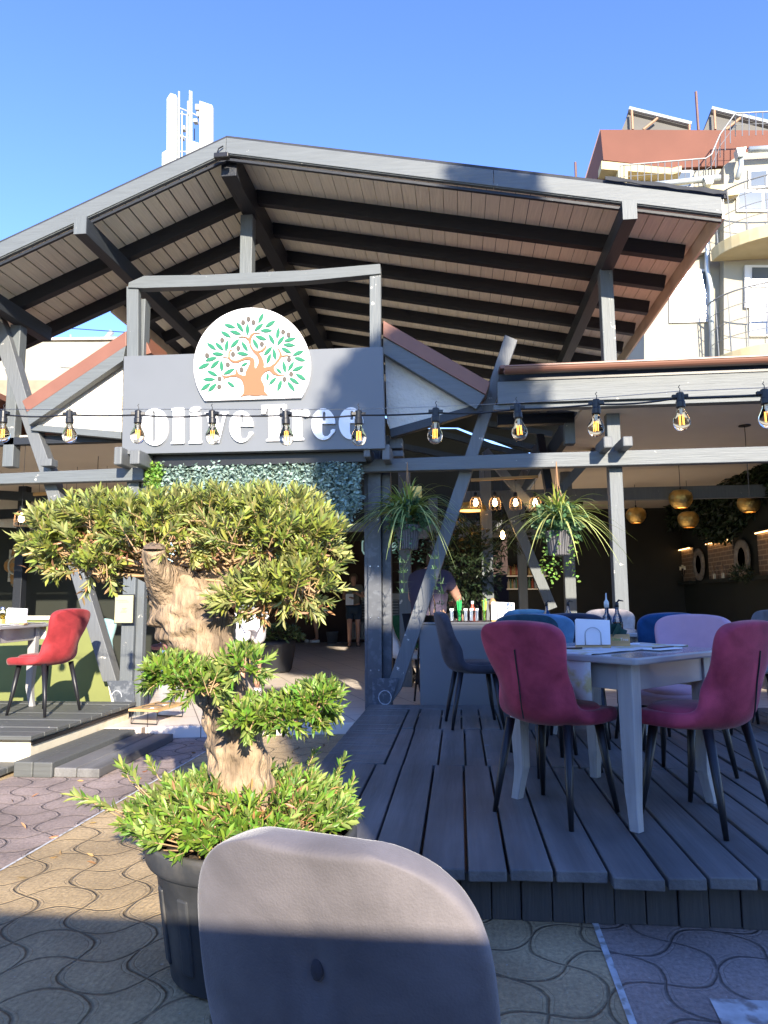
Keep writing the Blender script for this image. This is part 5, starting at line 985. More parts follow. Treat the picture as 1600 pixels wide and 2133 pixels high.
for lb, yc in (('carved round mirror between the two left brick niches', 13.5), ('carved round mirror between the middle and right brick niches', 11.5)):
    t = thing('round_mirror', lb, 'mirror', (4.37, yc, 1.79), 0, None); k = MB()
    k.lathe([(.17, .0), (.18, .035), (.24, .045), (.29, .03), (.30, 0)], n=32); fr = k.build('carved_frame', mat('driftwood', (.20, .17, .13), .8, .3, 20, .6) if 'driftwood' not in MATS else MATS['driftwood'], t, True); fr.rotation_euler = (0, -pi/2, 0)
    g_ = MB().lathe([(0, .01), (.18, .01)], n=32).build('mirror_glass', mat('mirror', (.06, .06, .06), .05, 0, 1, 0, metal=1) if 'mirror' not in MATS else MATS['mirror'], t); g_.rotation_euler = (0, -pi/2, 0)
for lb, yc, z_ in (('lantern standing on the middle niche shelf', 12.6, 1.5), ('second lantern standing on the middle niche shelf', 12.2, 1.5)):
    t = thing('lantern', lb, 'lantern', (4.31, yc, z_)); k = MB()
    for a in range(4): c_, s_ = (.05 if a % 2 else -.05), (.05 if a > 1 else -.05); k.tube([(c_*.5, s_, 0), (c_*.5, s_, .16), (0, 0, .24)], .005, 4)
    k.build('frame', MATS['bronze'], t); MB().lathe([(0, .0), (.022, 0), (.022, .09), (0, .09)], n=12).build('candle', creamw, t)
t = thing('candelabra', 'black three arm candelabra on the leftmost niche shelf', 'candelabra', (4.31, 14.3, 1.5)); MB().tube([(0, 0, 0), (0, 0, .25)], .008, 6).tube([(0, -.13, .22), (0, -.1, .14), (0, 0, .10), (0, .1, .14), (0, .13, .22)], .006, 6).build('frame', blackmetal, t)
for dy, dz in ((0, .25), (-.13, .22), (.13, .22)): MB().lathe([(0, 0), (.02, 0), (.02, .07), (0, .07)], (0, dy, dz), 10).build('candle', creamw, t)
bush('niche_plant', 'small dark plant on the shelf of the right niche', 1545, 1195, 11.0, .15, .2, .12, 300, lf_wall, .07, .02)
mn = thing('menu_board', 'pale yellow menu sheet in dark frame on the left post', 'menu board', aY(258, 1268, 6.66)); a, b = aY(237, 1299, 6.66)-mn.location, aY(280, 1238, 6.66)-mn.location
MB().box((a.x, -.0, a.z), (b.x, .02, b.z)).build('frame', blackmetal, mn, bevel=.002); MB().box((a.x+.008, -.004, a.z+.008), (b.x-.008, -.001, b.z-.008)).build('menu_sheet', mat('menu_paper', (.42, .40, .23), .6, .02, 4, 0), mn)
ink = mat('faded_ink', (.16, .15, .10), .8, 0, 1, 0); k = MB(); hh_ = b.z-a.z; ww = b.x-a.x
for (u0, u1, v, th) in ((.10, .62, .79, .008), (.20, .72, .73, .008), (.42, .58, .50, .012), (.45, .56, .465, .008), (.38, .62, .42, .009), (.34, .64, .38, .009)):
    xx = a.x+ww*u0
    while xx < a.x+ww*u1: l_ = random.uniform(.006, .016); k.box((xx, -.0055, a.z+hh_*v), (xx+l_, -.0045, a.z+hh_*v+th*.55)); xx += l_+.004
k.build('printed_lines', ink, mn)
# script lettering on the maroon back wall
neon = mat('pale_script', (.5, .75, .72), .5, 0, 1, 0, emis=(.55, .85, .8), emis_s=.12)
scr = thing('wall_script', 'pale handwritten style lettering on the dark maroon back wall behind the pillar', 'sign', aY(790, 1140, 18.3))
def stroke(pts, nm='script_stroke'): MB().tube([V(aY(x, y, 18.3))-scr.location for x, y in pts], .022, 6).build(nm, neon, scr, True)
stroke([(768, 1111), (760, 1115), (755, 1130), (755, 1147), (759, 1154), (766, 1155), (773, 1150), (777, 1135), (776, 1118), (770, 1110)]); stroke([(762, 1145), (763, 1125), (768, 1112)])
stroke([(814, 1141), (820, 1139), (825, 1134), (823, 1130), (818, 1132), (814, 1140), (815, 1146), (820, 1147), (827, 1138)]); stroke([(811, 1171), (813, 1168)])
# ================================================================== BAR, STOVE, INDOOR THINGS
bar = thing('back_bar', 'dark back bar with lit shelves of bottles far inside', 'shelf', aY(1090, 1200, 14.4)); bl_ = bar.location
for (x0, x1) in ((1056, 1088), (1098, 1140)):
    for y_ in (1199, 1226):
        a, b = aY(x0, y_, 14.4)-bl_, aY(x1, y_, 14.4)-bl_; MB().box((a.x, -.1, a.z-.02), (b.x, .1, a.z)).build('shelf_board', mat('shelf_lit', (.5, .42, .32), .6, 0, 1, 0, emis=(1, .75, .5), emis_s=.10) if 'shelf_lit' not in MATS else MATS['shelf_lit'], bar)
cols = [(.35, .08, .04), (.4, .25, .08), (.3, .3, .28), (.1, .2, .1), (.5, .4, .25)]
for k, c_ in enumerate(cols): mat('liquor%d' % k, c_, .3, 0, 1, 0)
bn = 0
for (x0, x1) in ((1058, 1086), (1100, 1138)):
    for y_ in (1199, 1226):
        nb = 7 if x0 == 1058 else 6
        for k in range(nb):
            p = aY(x0+(x1-x0)*(k+.5)/nb, y_, 14.35); s_ = random.uniform(.85, 1.15); o = MB().lathe([(0, 0), (.028, 0), (.028, .13*s_), (.010, .16*s_), (.010, .20*s_), (0, .20*s_)], n=8).build('liquor_bottle', MATS['liquor%d' % random.randrange(5)], None, True); o.location = p
            tag(o, 'small liquor bottle standing on the lit back bar shelves', 'bottle', 'bottles on the back bar shelves')
stv = thing('cooking_range', 'grey ventilated metal cabinet at the back wall beside the standing man', 'appliance', aY(790, 1330, 17.2)); sl_ = stv.location
a, b = aY(752, 1295, 17.2)-sl_, aY(832, 1236, 17.2)-sl_; MB().box((a.x, 0, a.z), (b.x, .5, b.z)).build('cabinet', mat('range_dark', (.06, .06, .06), .4, .1, 3, 0), stv)
for k in range(7): z_ = a.z+(b.z-a.z)*(.12+.1*k); MB().box((a.x+.03, -.02, z_), (b.x-.03, -.002, z_+.025)).build('vent_slat', mat('range_slat', (.22, .22, .22), .4, 0, 1, 0) if 'range_slat' not in MATS else MATS['range_slat'], stv)
MB().box((a.x, -.03, b.z-.15), (b.x, -.003, b.z)).build('control_panel', mat('range_light', (.30, .30, .28), .5, 0, 1, 0), stv)
rc = thing('white_crates', 'pale low plastic crates standing beside the man at the back', 'crates', aY(745, 1335, 17.0)); q_ = rc.location; a, b = aY(728, 1332, 17.0)-q_, aY(768, 1296, 17.0)-q_; MB().box((a.x, 0, a.z), (b.x, .4, b.z)).build('crate', mat('crate', (.20, .20, .18), .6, .1, 3, 0), rc, bevel=.02)
for k in range(6): x_ = a.x+(b.x-a.x)*(k+.5)/6; MB().box((x_-.015, -.01, a.z+.05), (x_+.015, -.002, b.z-.05)).build('crate_slot', MATS['range_dark'], rc)
bk = thing('bucket', 'small grey bucket on the floor by the dark doorway', 'bucket', aZ(692, 1340, .1)); MB().lathe([(0, 0), (.12, 0), (.16, .28), (.17, .29), (.15, .29), (0, .26)], n=20).build('bucket_body', mat('bucket_grey', (.12, .13, .14), .5, 0, 1, 0), bk, True); MB().tube([(.16*cos(a), 0, .28+.09*sin(a)) for a in np.linspace(0, pi, 12)], .006, 5).build('handle', blackmetal, bk)
ip = thing('indoor_planter', 'tall black planter with a small dark leafy plant on the entrance floor', 'planter', aZ(575, 1400, .1)); MB().lathe([(0, 0), (.20, 0), (.24, .05), (.30, .42), (.31, .48), (.28, .48), (.27, .42), (0, .40)], n=32).build('pot_body', mat('matt_black', (.02, .022, .027), .5, .1, 3, 0), ip, True)
v = norm(rng.normal(size=(350, 3))); v[:, 2] = abs(v[:, 2]); leafmesh('foliage', v*np.array([.3, .3, .18])+np.array([.08, 0, .50]), v+rng.normal(size=(350, 3))*.5, .10, .035, lf_dark, ip)
bs = thing('pet_bowl_stand', 'low wooden feeding stand with a steel bowl on black legs by the left post', 'bowl stand', (-2.80, 6.50, .1), radians(-8))
MB().box((-.15, -.24, .115), (.15, .24, .135)).build('wooden_top', lwood, bs, bevel=.002)
for y_ in (-.22, .22): MB().tube([(-.13, y_, .113), (-.13, y_, .006), (.13, y_, .006), (.13, y_, .113)], .006, 4).build('leg_frame', blackmetal, bs)
for y_ in (-.09, .12): MB().lathe([(.0, .10), (.06, .10), (.085, .138), (.095, .139), (.08, .128), (.055, .108), (0, .108)], (0, y_, 0), 24).build('steel_bowl', steel, bs, True)
gw = thing('weed_tuft', 'small green weed growing by the entrance kerb', 'plant', aZ(322, 1524, .0)); blades('leaves', (0, 0, 0), 30, .10, .012, lf_lime, gw, .5, 1)
# white lounge chairs / box behind the pillar
wc = make_chair('white_armchair', v_beige, 'off white padded chair partly hidden behind the slanted brace', None, False); wc.location = (-.62, 8.4, .1); wc.rotation_euler = (0, 0, radians(-75))
for ch_ in wc.children:
    if ch_.name.startswith(('upholstered', 'seat_cushion')): ch_.data.materials.clear(); ch_.data.materials.append(MATS.get('white_fabric') or mat('white_fabric', (.62, .62, .60), .9, .05, 5, .1))
gb = thing('rubbish_bag', 'black plastic bag on the floor behind the slanted brace', 'bag', aZ(835, 1425, .1)); k = MB().lathe([(0, 0), (.15, .01), (.19, .10), (.15, .22), (.06, .28), (.03, .33), (.07, .36), (0, .36)], n=18)
k.v = [(x*(1+.15*sin(9*z*9+atan2(y, x)*5)), y*(1+.15*cos(7*z*8+atan2(y, x)*4)), z) for x, y, z in k.v]; k.build('bag', mat('bin_liner', (.01, .01, .012), .25, 0, 1, .4), gb, True)
gc = thing('green_chair', 'dark green chair back glimpsed between pillar and brace', 'chair', aZ(822, 1400, .1)); vs, fs = shell_mesh(ROWS); me = bpy.data.meshes.new('seat_shell'); me.from_pydata(vs, [], fs); me.update(); o = link('seat_shell', me, velvet('velvet_green', (.02, .09, .04)), gc, True); s_ = o.modifiers.new('s', 'SOLIDIFY'); s_.thickness = .05; gc.location = (-.75, 9.6, .1)
for sx in (-1, 1): MB().tube([(sx*.16, -.15, .44), (sx*.2, -.2, 0)], .015, 8).tube([(sx*.16, .15, .44), (sx*.2, .2, 0)], .015, 8).build('leg_pair', legm, gc)
# chairs inside on the left of the entrance
lc = chair_like(c1, velvet('velvet_rose', (.30, .14, .13)), 'dusty rose chair in the shade just left of the olive trunk', (-4.1, 10.0, .1), radians(160), False)
lc2 = chair_like(c1, velvet('velvet_aqua', (.25, .42, .42)), 'pale aqua chair partly hidden behind the left slanted brace', (-4.35, 8.2, .1), radians(200), False)
# ================================================================== PEOPLE
def person(label, loc, rz, J, E_, R, clothes, hair=None, h=1.72):
    t = thing('person', label, 'person', loc, rz); me = bpy.data.meshes.new('body'); names = list(J); me.from_pydata([J[k] for k in names], [(names.index(a), names.index(b)) for a, b in E_], []); me.update()
    o = link('body', me, skin, t, True); sk = o.modifiers.new('skin', 'SKIN'); sk.use_smooth_shade = True
    for i, k in enumerate(names): me.skin_vertices[0].data[i].radius = (R[k], R[k]) if not isinstance(R[k], tuple) else R[k]
    me.skin_vertices[0].data[0].use_root = True; sb_ = o.modifiers.new('sub', 'SUBSURF'); sb_.levels = sb_.render_levels = 2
    for nm, ks, es, m, grow in clothes:
        me2 = bpy.data.meshes.new(nm); me2.from_pydata([J[k] if isinstance(k, str) else k for k in ks], [(ks.index(a), ks.index(b)) for a, b in es], []); me2.update(); o2 = link(nm, me2, m, t, True); s2 = o2.modifiers.new('skin', 'SKIN'); s2.use_smooth_shade = True
        for i, k in enumerate(ks): r_ = R[k]; me2.skin_vertices[0].data[i].radius = tuple(x+grow for x in r_) if isinstance(r_, tuple) else (r_+grow, r_+grow)
        me2.skin_vertices[0].data[0].use_root = True; s3 = o2.modifiers.new('sub', 'SUBSURF'); s3.levels = s3.render_levels = 2
    hd_ = J['head']; 
    if hair:
        k = MB().lathe([(0, .125), (.05, .12), (.088, .08), (.102, .03), (.10, -.02), (.09, -.06)], (hd_[0], hd_[1]-.012, hd_[2]+.005), 20); k.v = [(x, y if y < hd_[1]+.04 else hd_[1]+.04, z) for x, y, z in k.v]; k.build('hair', hair, t, True)
    # face
    f = MB().lathe([(0, .012), (.010, .008), (.012, -.004), (0, -.01)], (hd_[0], hd_[1]+.098, hd_[2]-.01), 8); f.build('nose', skin, t, True)
    for sx in (-1, 1): MB().lathe([(0, .008), (.011, 0), (0, -.008)], (hd_[0]+sx*.033, hd_[1]+.083, hd_[2]+.018), 10).build('eye', blackmetal, t, True); MB().lathe([(0, .025), (.010, .01), (.010, -.012), (0, -.025)], (hd_[0]+sx*.090, hd_[1], hd_[2]), 8).build('ear', skin, t, True)
    MB().box((hd_[0]-.024, hd_[1]+.084, hd_[2]-.048), (hd_[0]+.024, hd_[1]+.090, hd_[2]-.041)).build('mouth', mat('lips', (.35, .12, .10), .6, 0, 1, 0) if 'lips' not in MATS else MATS['lips'], t, bevel=.002)
    return t
def fingers(t, wrist, d, m=skin, curl=.5):
    w_ = V(wrist); d = V(d).normalized(); side = d.cross(V((0, 0, 1))).normalized(); up_ = side.cross(d)
    k = MB(); k.bar(w_, w_+d*.085, .075, .028, up=up_)
    hnd = k.build('palm', m, t, bevel=.012)
    for i, (o_, l) in enumerate(((-.03, .068), (-.010, .078), (.011, .072), (.030, .055))):
        a = w_+d*.083+side*o_; MB().tube([a, a+d*l*.45-up_*.006, a+d*l*.75-up_*.02*curl*2, a+d*l-up_*.045*curl*2], [.0095, .009, .008, .006], 8).build('finger', m, hnd, True)
    a = w_+d*.025-side*.035; MB().tube([a, a-side*.022+d*.025, a-side*.018+d*.055-up_*.01], [.012, .010, .008], 8).build('thumb', m, hnd, True)
def standing(h=1.72, stride=.1, armL=None, armR=None):
    s = h/1.72; J = dict(pelvis=(0, 0, .95), waist=(0, .0, 1.08), chest=(0, -.005, 1.30), neck=(0, 0, 1.46), neck2=(0, .01, 1.51), head=(0, .02, 1.61), crown=(0, .015, 1.68), hipL=(-.09, 0, .90), kneeL=(-.10, .03, .50), ankleL=(-.10, -.02, .09), toeL=(-.11, .13, .035), hipR=(.09, 0, .90), kneeR=(.10, .03+stride, .50), ankleR=(.10, stride, .09), toeR=(.11, stride+.15, .035),
             shL=(-.17, 0, 1.40), elL=(-.22, .02, 1.13), wrL=(-.16, .20, 1.10), shR=(.17, 0, 1.40), elR=(.22, .02, 1.13), wrR=(.14, .18, 1.18))
    if armL: J['elL'], J['wrL'] = armL
    if armR: J['elR'], J['wrR'] = armR
    J = {k: tuple(x*s for x in v) for k, v in J.items()}
    E_ = [('pelvis', 'waist'), ('waist', 'chest'), ('chest', 'neck'), ('neck', 'neck2'), ('neck2', 'head'), ('head', 'crown'), ('pelvis', 'hipL'), ('hipL', 'kneeL'), ('kneeL', 'ankleL'), ('ankleL', 'toeL'), ('pelvis', 'hipR'), ('hipR', 'kneeR'), ('kneeR', 'ankleR'), ('ankleR', 'toeR'), ('chest', 'shL'), ('shL', 'elL'), ('elL', 'wrL'), ('chest', 'shR'), ('shR', 'elR'), ('elR', 'wrR')]
    R = dict(pelvis=(.15, .11), waist=(.14, .105), chest=(.155, .11), neck=.06, neck2=.055, head=(.088, .10), crown=(.06, .07), hipL=.095, kneeL=.062, ankleL=.042, toeL=(.042, .03), hipR=.095, kneeR=.062, ankleR=.042, toeR=(.042, .03), shL=.06, elL=.044, wrL=.029, shR=.06, elR=.044, wrR=.029)
    return J, E_, {k: (tuple(x*s for x in v) if isinstance(v, tuple) else v*s) for k, v in R.items()}
def sleeves(J, R):
    J['mL'] = tuple((a*.45+b*.55) for a, b in zip(J['shL'], J['elL'])); J['mR'] = tuple((a*.45+b*.55) for a, b in zip(J['shR'], J['elR'])); R['mL'] = R['mR'] = .056
    J['tL'] = tuple((a*.25+b*.75) for a, b in zip(J['hipL'], J['kneeL'])); J['tR'] = tuple((a*.25+b*.75) for a, b in zip(J['hipR'], J['kneeR'])); R['tL'] = R['tR'] = .078
SHIRT = (['pelvis', 'waist', 'chest', 'neck', 'shL', 'mL', 'shR', 'mR'], [('pelvis', 'waist'), ('waist', 'chest'), ('chest', 'neck'), ('chest', 'shL'), ('shL', 'mL'), ('chest', 'shR'), ('shR', 'mR')])
SHORTS = (['pelvis', 'hipL', 'tL', 'hipR', 'tR'], [('pelvis', 'hipL'), ('hipL', 'tL'), ('pelvis', 'hipR'), ('hipR', 'tR')])
def clo(pair, nm, m, g): return (nm, pair[0], pair[1], m, g)
J, E_, R = standing(1.70, .12, ((-.25, .04, 1.16), (-.05, .20, 1.27)), ((.24, .06, 1.14), (.10, .24, 1.16))); sleeves(J, R)
shirtm = mat('pale_shirt', (.20, .19, .15), .9, .15, 12, .2); navy = mat('navy_shorts', (.03, .05, .075), .9, .1, 9, .1)
man = person('standing man in pale short sleeved shirt and dark shorts holding menus, far inside the hall', aZ(737, 1346, .1), radians(180+8), {k: v for k, v in J.items() if k not in ('mL', 'mR', 'tL', 'tR')}, E_, R, [], mat('grey_hair', (.12, .09, .06), .8, .1, 20, .2))
def dress(t, J, R, lst):
    for nm, ks, es, m, g in lst:
        me2 = bpy.data.meshes.new(nm); me2.from_pydata([J[k] for k in ks], [(ks.index(a), ks.index(b)) for a, b in es], []); me2.update(); o2 = link(nm, me2, m, t, True); s2 = o2.modifiers.new('skin', 'SKIN'); s2.use_smooth_shade = True
        for i, k in enumerate(ks): r_ = R[k]; me2.skin_vertices[0].data[i].radius = tuple(x+g for x in r_) if isinstance(r_, tuple) else (r_+g, r_+g)
        me2.skin_vertices[0].data[0].use_root = True; s3 = o2.modifiers.new('sub', 'SUBSURF'); s3.levels = s3.render_levels = 2
dress(man, J, R, [clo(SHIRT, 'shirt', shirtm, .022), clo(SHORTS, 'shorts', navy, .024)]); fingers(man, J['wrL'], (.3, .8, .1)); fingers(man, J['wrR'], (-.5, .8, 0))
for k, x in enumerate(('toeL', 'toeR')): MB().box((J[x][0]-.045, J[x][1]-.22, 0), (J[x][0]+.045, J[x][1]+.05, .022)).build('sandal', blackmetal, man, bevel=.01)
bk_ = thing('menu_cards', 'stack of menus held in the arm of the standing man', 'menus', tuple(man.location+V((-.06, -.27, 1.10))), radians(20)); MB().box((-.10, -.02, -.14), (.10, .0, .14)).build('menu_cover', MATS['dark_handle'], bk_, bevel=.003); MB().box((-.095, -.028, -.13), (.09, -.0205, .13)).build('menu_sheet', napkin, bk_)
# woman in white shorts walking behind the olive trunk
J, E_, R = standing(1.66, .34); J['kneeL'] = (-.1, .0, .5); J['ankleL'] = (-.1, -.16, .12); J['toeL'] = (-.11, -.03, .03); sleeves(J, R)
wm = person('person in white shorts and pale top walking in behind the olive trunk', aZ(520, 1446, .1), radians(18), {k: v for k, v in J.items() if k not in ('mL', 'mR', 'tL', 'tR')}, E_, R, [], mat('brown_hair', (.06, .035, .02), .8, .1, 20, .2))
dress(wm, J, R, [clo(SHIRT, 'top', mat('pale_blue_top', (.16, .18, .21), .9, .05, 9, .2), .02), clo(SHORTS, 'shorts', mat('white_shorts', (.75, .75, .78), .9, .03, 9, .2), .024)]); fingers(wm, J['wrL'], (0, .7, -.6)); fingers(wm, J['wrR'], (0, .7, -.6))
for x in ('toeL', 'toeR'): MB().box((J[x][0]-.045, J[x][1]-.2, 0), (J[x][0]+.045, J[x][1]+.05, .03)).build('shoe', white, wm, bevel=.012)
# figure in the dark doorway
J, E_, R = standing(1.68, .05); sleeves(J, R); df = person('bare legged person in dark clothes and white trainers in the dark doorway', aZ(657, 1338, .1), radians(120), {k: v for k, v in J.items() if k not in ('mL', 'mR', 'tL', 'tR')}, E_, R, [], MATS['brown_hair'])
dress(df, J, R, [clo(SHIRT, 'top', mat('black_top', (.015, .015, .018), .9, 0, 1, 0), .02), clo(SHORTS, 'shorts', MATS['black_top'], .024)]); fingers(df, J['wrL'], (0, .7, -.6)); fingers(df, J['wrR'], (0, .7, -.6))
for x in ('toeL', 'toeR'): MB().box((J[x][0]-.045, J[x][1]-.2, 0), (J[x][0]+.045, J[x][1]+.06, .07)).build('trainer', white, df, bevel=.02)
# seated person with broad back behind the counter
s = 1
J = dict(pelvis=(0, 0, .50), waist=(0, -.03, .66), chest=(0, .03, .92), neck=(0, .12, 1.08), neck2=(0, .15, 1.12), head=(0, .20, 1.20), crown=(0, .22, 1.27), hipL=(-.11, .05, .47), kneeL=(-.15, .45, .50), ankleL=(-.14, .42, .09), toeL=(-.14, .55, .035), hipR=(.11, .05, .47), kneeR=(.15, .45, .50), ankleR=(.14, .42, .09), toeR=(.14, .55, .035), shL=(-.20, .06, 1.00), elL=(-.28, .16, .76), wrL=(-.16, .36, .74), shR=(.20, .06, 1.00), elR=(.28, .18, .76), wrR=(.16, .38, .74))
R = dict(pelvis=(.19, .15), waist=(.19, .15), chest=(.21, .15), neck=.075, neck2=.06, head=(.09, .10), crown=(.06, .07), hipL=.11, kneeL=.07, ankleL=.045, toeL=(.042, .03), hipR=.11, kneeR=.07, ankleR=.045, toeR=(.042, .03), shL=.075, elL=.05, wrL=.032, shR=.075, elR=.05, wrR=.032)
J['mL'] = (-.25, .12, .86); J['mR'] = (.25, .13, .86); R['mL'] = R['mR'] = .062; J['tL'] = (-.14, .34, .50); J['tR'] = (.14, .34, .50); R['tL'] = R['tR'] = .09
sp_ = person('broad person in dark purple shirt seen from behind, leaning forward past the slanted brace', aZ(912, 1400, .1)*0 + V((-.33, 7.95, .1+.32)), radians(-20), {k: v for k, v in J.items() if k not in ('mL', 'mR', 'tL', 'tR')}, E_, R, [], MATS['brown_hair'])
purp = mat('purple_shirt', (.055, .045, .075), .9, .1, 6, .1); dress(sp_, J, R, [clo(SHIRT, 'shirt', purp, .02), clo(SHORTS, 'trousers', MATS['black_top'], .02)]); fingers(sp_, J['wrL'], (.5, .8, 0)); fingers(sp_, J['wrR'], (-.5, .8, 0))
stl = thing('bar_stool', 'dark stool under the broad seated person', 'stool', (-.33, 7.95, .22), radians(-20)); MB().lathe([(0, .53), (.18, .53), (.18, .58), (0, .585)], n=20).build('seat', blackmetal, stl)
for k in range(4): a = k*pi/2+.78; MB().tube([(.12*cos(a), .12*sin(a), .53), (.19*cos(a), .19*sin(a), -.12)], .012, 8).build('leg', blackmetal, stl)
# ================================================================== BUILDINGS BEYOND
ap = thing('apartment_building', 'cream apartment block with curved balconies and rust red parapet at upper right', 'building', (9, 20, 0))
YA = 20.0
def A(name, pts, Y0, Y1, m, parent=None, bevel=0): o = MB().prism(pxpoly(pts, Y0), (0, Y1-Y0, 0)).build(name, m, parent or ap, bevel=bevel); return inv(o, ap) if parent is None else o
low = aY(1342, 760, YA)
A('wall', [(1342, 1300), (1342, 700), (1342, 480), (1800, 480), (1800, 1300)], YA, 30, wallw)
A('side_wall', [(1290, 1300), (1300, 560), (1339, 560), (1339, 1300)], YA+2.2, 30, wallw)
A('upper_wall', [(1253, 480), (1253, 378), (1360, 362), (1800, 330), (1800, 480)], YA+.8, 30, wallw)
A('parapet', [(1251, 270), (1700, 272), (1700, 335), (1400, 350), (1257, 333)], YA+.7, 28, rust)
A('gable_side', [(1250, 270), (1256, 335), (1253, 478), (1215, 478), (1212, 400)], YA+3.5, 28, wallw)
A('gable_trim', [(1250, 268), (1255, 285), (1219, 395), (1212, 392)], YA+3.4, YA+3.7, mat('dark_trim', (.12, .06, .05), .6, .1, 3, 0))
A('cornice', [(1253, 335), (1400, 350), (1420, 345), (1420, 358), (1400, 363), (1253, 352)], YA+.3, YA+.8, wallw2)
A('terrace_slab', [(1334, 398), (1478, 386), (1540, 380), (1540, 405), (1478, 412), (1334, 412)], YA-.6, YA+.8, wallw2)
A('terrace_pier', [(1288, 352), (1308, 350), (1308, 480), (1288, 480)], YA+.2, YA+.8, wallw2)
A('corner_tower', [(1508, 420), (1508, 345), (1546, 318), (1800, 300), (1800, 1300), (1508, 1300)], YA-.35, 26, wallw)
A('window_hood', [(1405, 530), (1480, 505), (1482, 520), (1405, 545)], YA-.25, YA-.05, wallw)
def win(x0, y0, x1, y1, Y, sk=0, mull=None):
    f = A('window', [(x0, y1), (x0, y0), (x1, y0-sk), (x1, y1-sk)], Y-.06, Y+.02, pvc)
    t = 5; A('window_pane', [(x0+t, y1-t), (x0+t, y0+t), (x1-t, y0-sk+t), (x1-t, y1-sk-t)], Y-.075, Y-.062, windowm, f).matrix_parent_inverse = Matrix.Translation((-9, -20, 0)) if False else Matrix.Identity(4)
    if mull: A('mullion', [(mull-2.5, y1-3), (mull-2.5, y0+2), (mull+2.5, y0), (mull+2.5, y1-5)], Y-.085, Y-.076, pvc, f)
    return f
win(1330, 358, 1444, 396, YA+.8, 4, 1386); win(1395, 562, 1476, 672, YA, 2, None); win(1560, 352, 1650, 392, YA-.35, 4, 1600)
win(1535, 395, 1650, 440, YA-.35, 0, 1590); win(1562, 552, 1680, 600, YA-.35, 0, 1640); win(1562, 598, 1680, 700, YA-.35, 0, 1640)
A('balcony_door', [(1552, 640), (1552, 552), (1562, 552), (1562, 640)], YA-.45, YA-.36, pvc)
def balcony(cx, yb, Y, rx_px=150, ry=1.5, rail_px=100):
    c = aY(cx, yb, Y); sc = Y*1.02/FPX; rx = rx_px*sc; th = 26*sc; arc = [(c.x-rx*cos(a), Y-ry*sin(a)) for a in np.linspace(0, pi, 25)]
    o = MB().prism([(x, y, c.z-th) for x, y in arc], (0, 0, th)).build('balcony_slab', wallw2, ap, bevel=.02); inv(o, ap); hr = rail_px*sc
    k = MB(); k.tube([(x, y+.03, c.z+hr) for x, y in arc], .022, 8)
    for f_ in (.25, .5, .75): k.tube([(x, y+.03, c.z+hr*f_) for x, y in arc], .010, 5)
    for x, y in arc[::2]: k.tube([(x, y+.03, c.z), (x, y+.03, c.z+hr)], .013, 5)
    o = k.build('balcony_railing', mat('white_rail', (.18, .19, .20), .4, 0, 1, 0) if 'white_rail' not in MATS else MATS['white_rail'], ap); inv(o, ap)
balcony(1640, 512, YA-.35); balcony(1640, 745, YA-.35, 145, 1.5, 118)
def pipe(pts, Y, r=.07, m=galv, nm='drainpipe'): inv(MB().tube([aY(x, y, Y) for x, y in pts], r, 10).build(nm, m, ap, True), ap)
pipe([(1336, 388), (1500, 370)], YA-.7, .085, nm='gutter'); pipe([(1560, 312), (1660, 306)], YA-.7, .085, nm='gutter'); pipe([(1477, 372), (1478, 400), (1472, 430), (1473, 560), (1481, 600), (1484, 760)], YA-.2)
pipe([(1542, 318), (1544, 345), (1536, 372)], YA-.7, .07)
A('pipe_hopper', [(1467, 367), (1489, 365), (1484, 382), (1472, 383)], YA-.85, YA-.6, galv); A('pipe_hopper', [(1535, 308), (1555, 306), (1550, 324), (1539, 325)], YA-.85, YA-.6, galv)
def rail(pts, Y, h_px, nb, nm='railing'):
    k = MB(); k.tube([aY(x, y, Y) for x, y in pts], .022, 6); k.tube([aY(x, y+h_px*.5, Y) for x, y in pts], .008, 5)
    for i in range(len(pts)-1):
        for t in np.linspace(0, 1, max(2, int(nb*(pts[i+1][0]-pts[i][0])/60)+2)): x = pts[i][0]*(1-t)+pts[i+1][0]*t; y = pts[i][1]*(1-t)+pts[i+1][1]*t; k.tube([aY(x, y, Y), aY(x, y+h_px, Y)], .014, 4)
    inv(k.build(nm, MATS['white_rail'], ap), ap)
rail([(1292, 345), (1300, 344), (1470, 330), (1482, 322), (1500, 280), (1532, 236), (1660, 230)], YA-.3, 48, 4)
# solar collectors and masts on the roof
for i, (lb, dx) in enumerate((('tilted solar collector on the left of the rust red parapet', 0), ('tilted solar collector on the right behind the roof railing', 172))):
    t = thing('solar_collector', lb, 'solar collector', aY(1360+dx, 262, 22)); Y = 22; pp = [aY(x+dx, y, Y)-t.location for x, y in ((1310, 224), (1440, 255), (1438, 262), (1296, 268))]
    a, b = aY(1310+dx, 226, 22)-t.location, aY(1440+dx, 258, 22)-t.location; MB().prism([a, b, b+V((0, 2.4, -.2)), a+V((-.35, 2.4, -1.4))], (0, .02, -.10)).build('panel', collector, t); MB().tube([a, b], .07, 8).build('tank_pipe', galv, t)
    MB().prism([a+V((0, .1, -.12)), b+V((0, .1, -.12)), b+V((0, .1, -.30)), aY(1296+dx, 268, 22)-t.location+V((0, .1, 0))], (0, .03, 0)).build('back_sheet', collector, t)
    for x0, y0, x1, y1 in ((1316, 230, 1318, 270), (1370, 246, 1340, 270), (1436, 260, 1436, 272)): MB().tube([aY(x0+dx, y0, 21.9)-t.location, aY(x1+dx, y1, 21.9)-t.location], .04, 6).build('strut', mat('rusty_strut', (.35, .2, .12), .7, .1, 5, 0) if 'rusty_strut' not in MATS else MATS['rusty_strut'], t)
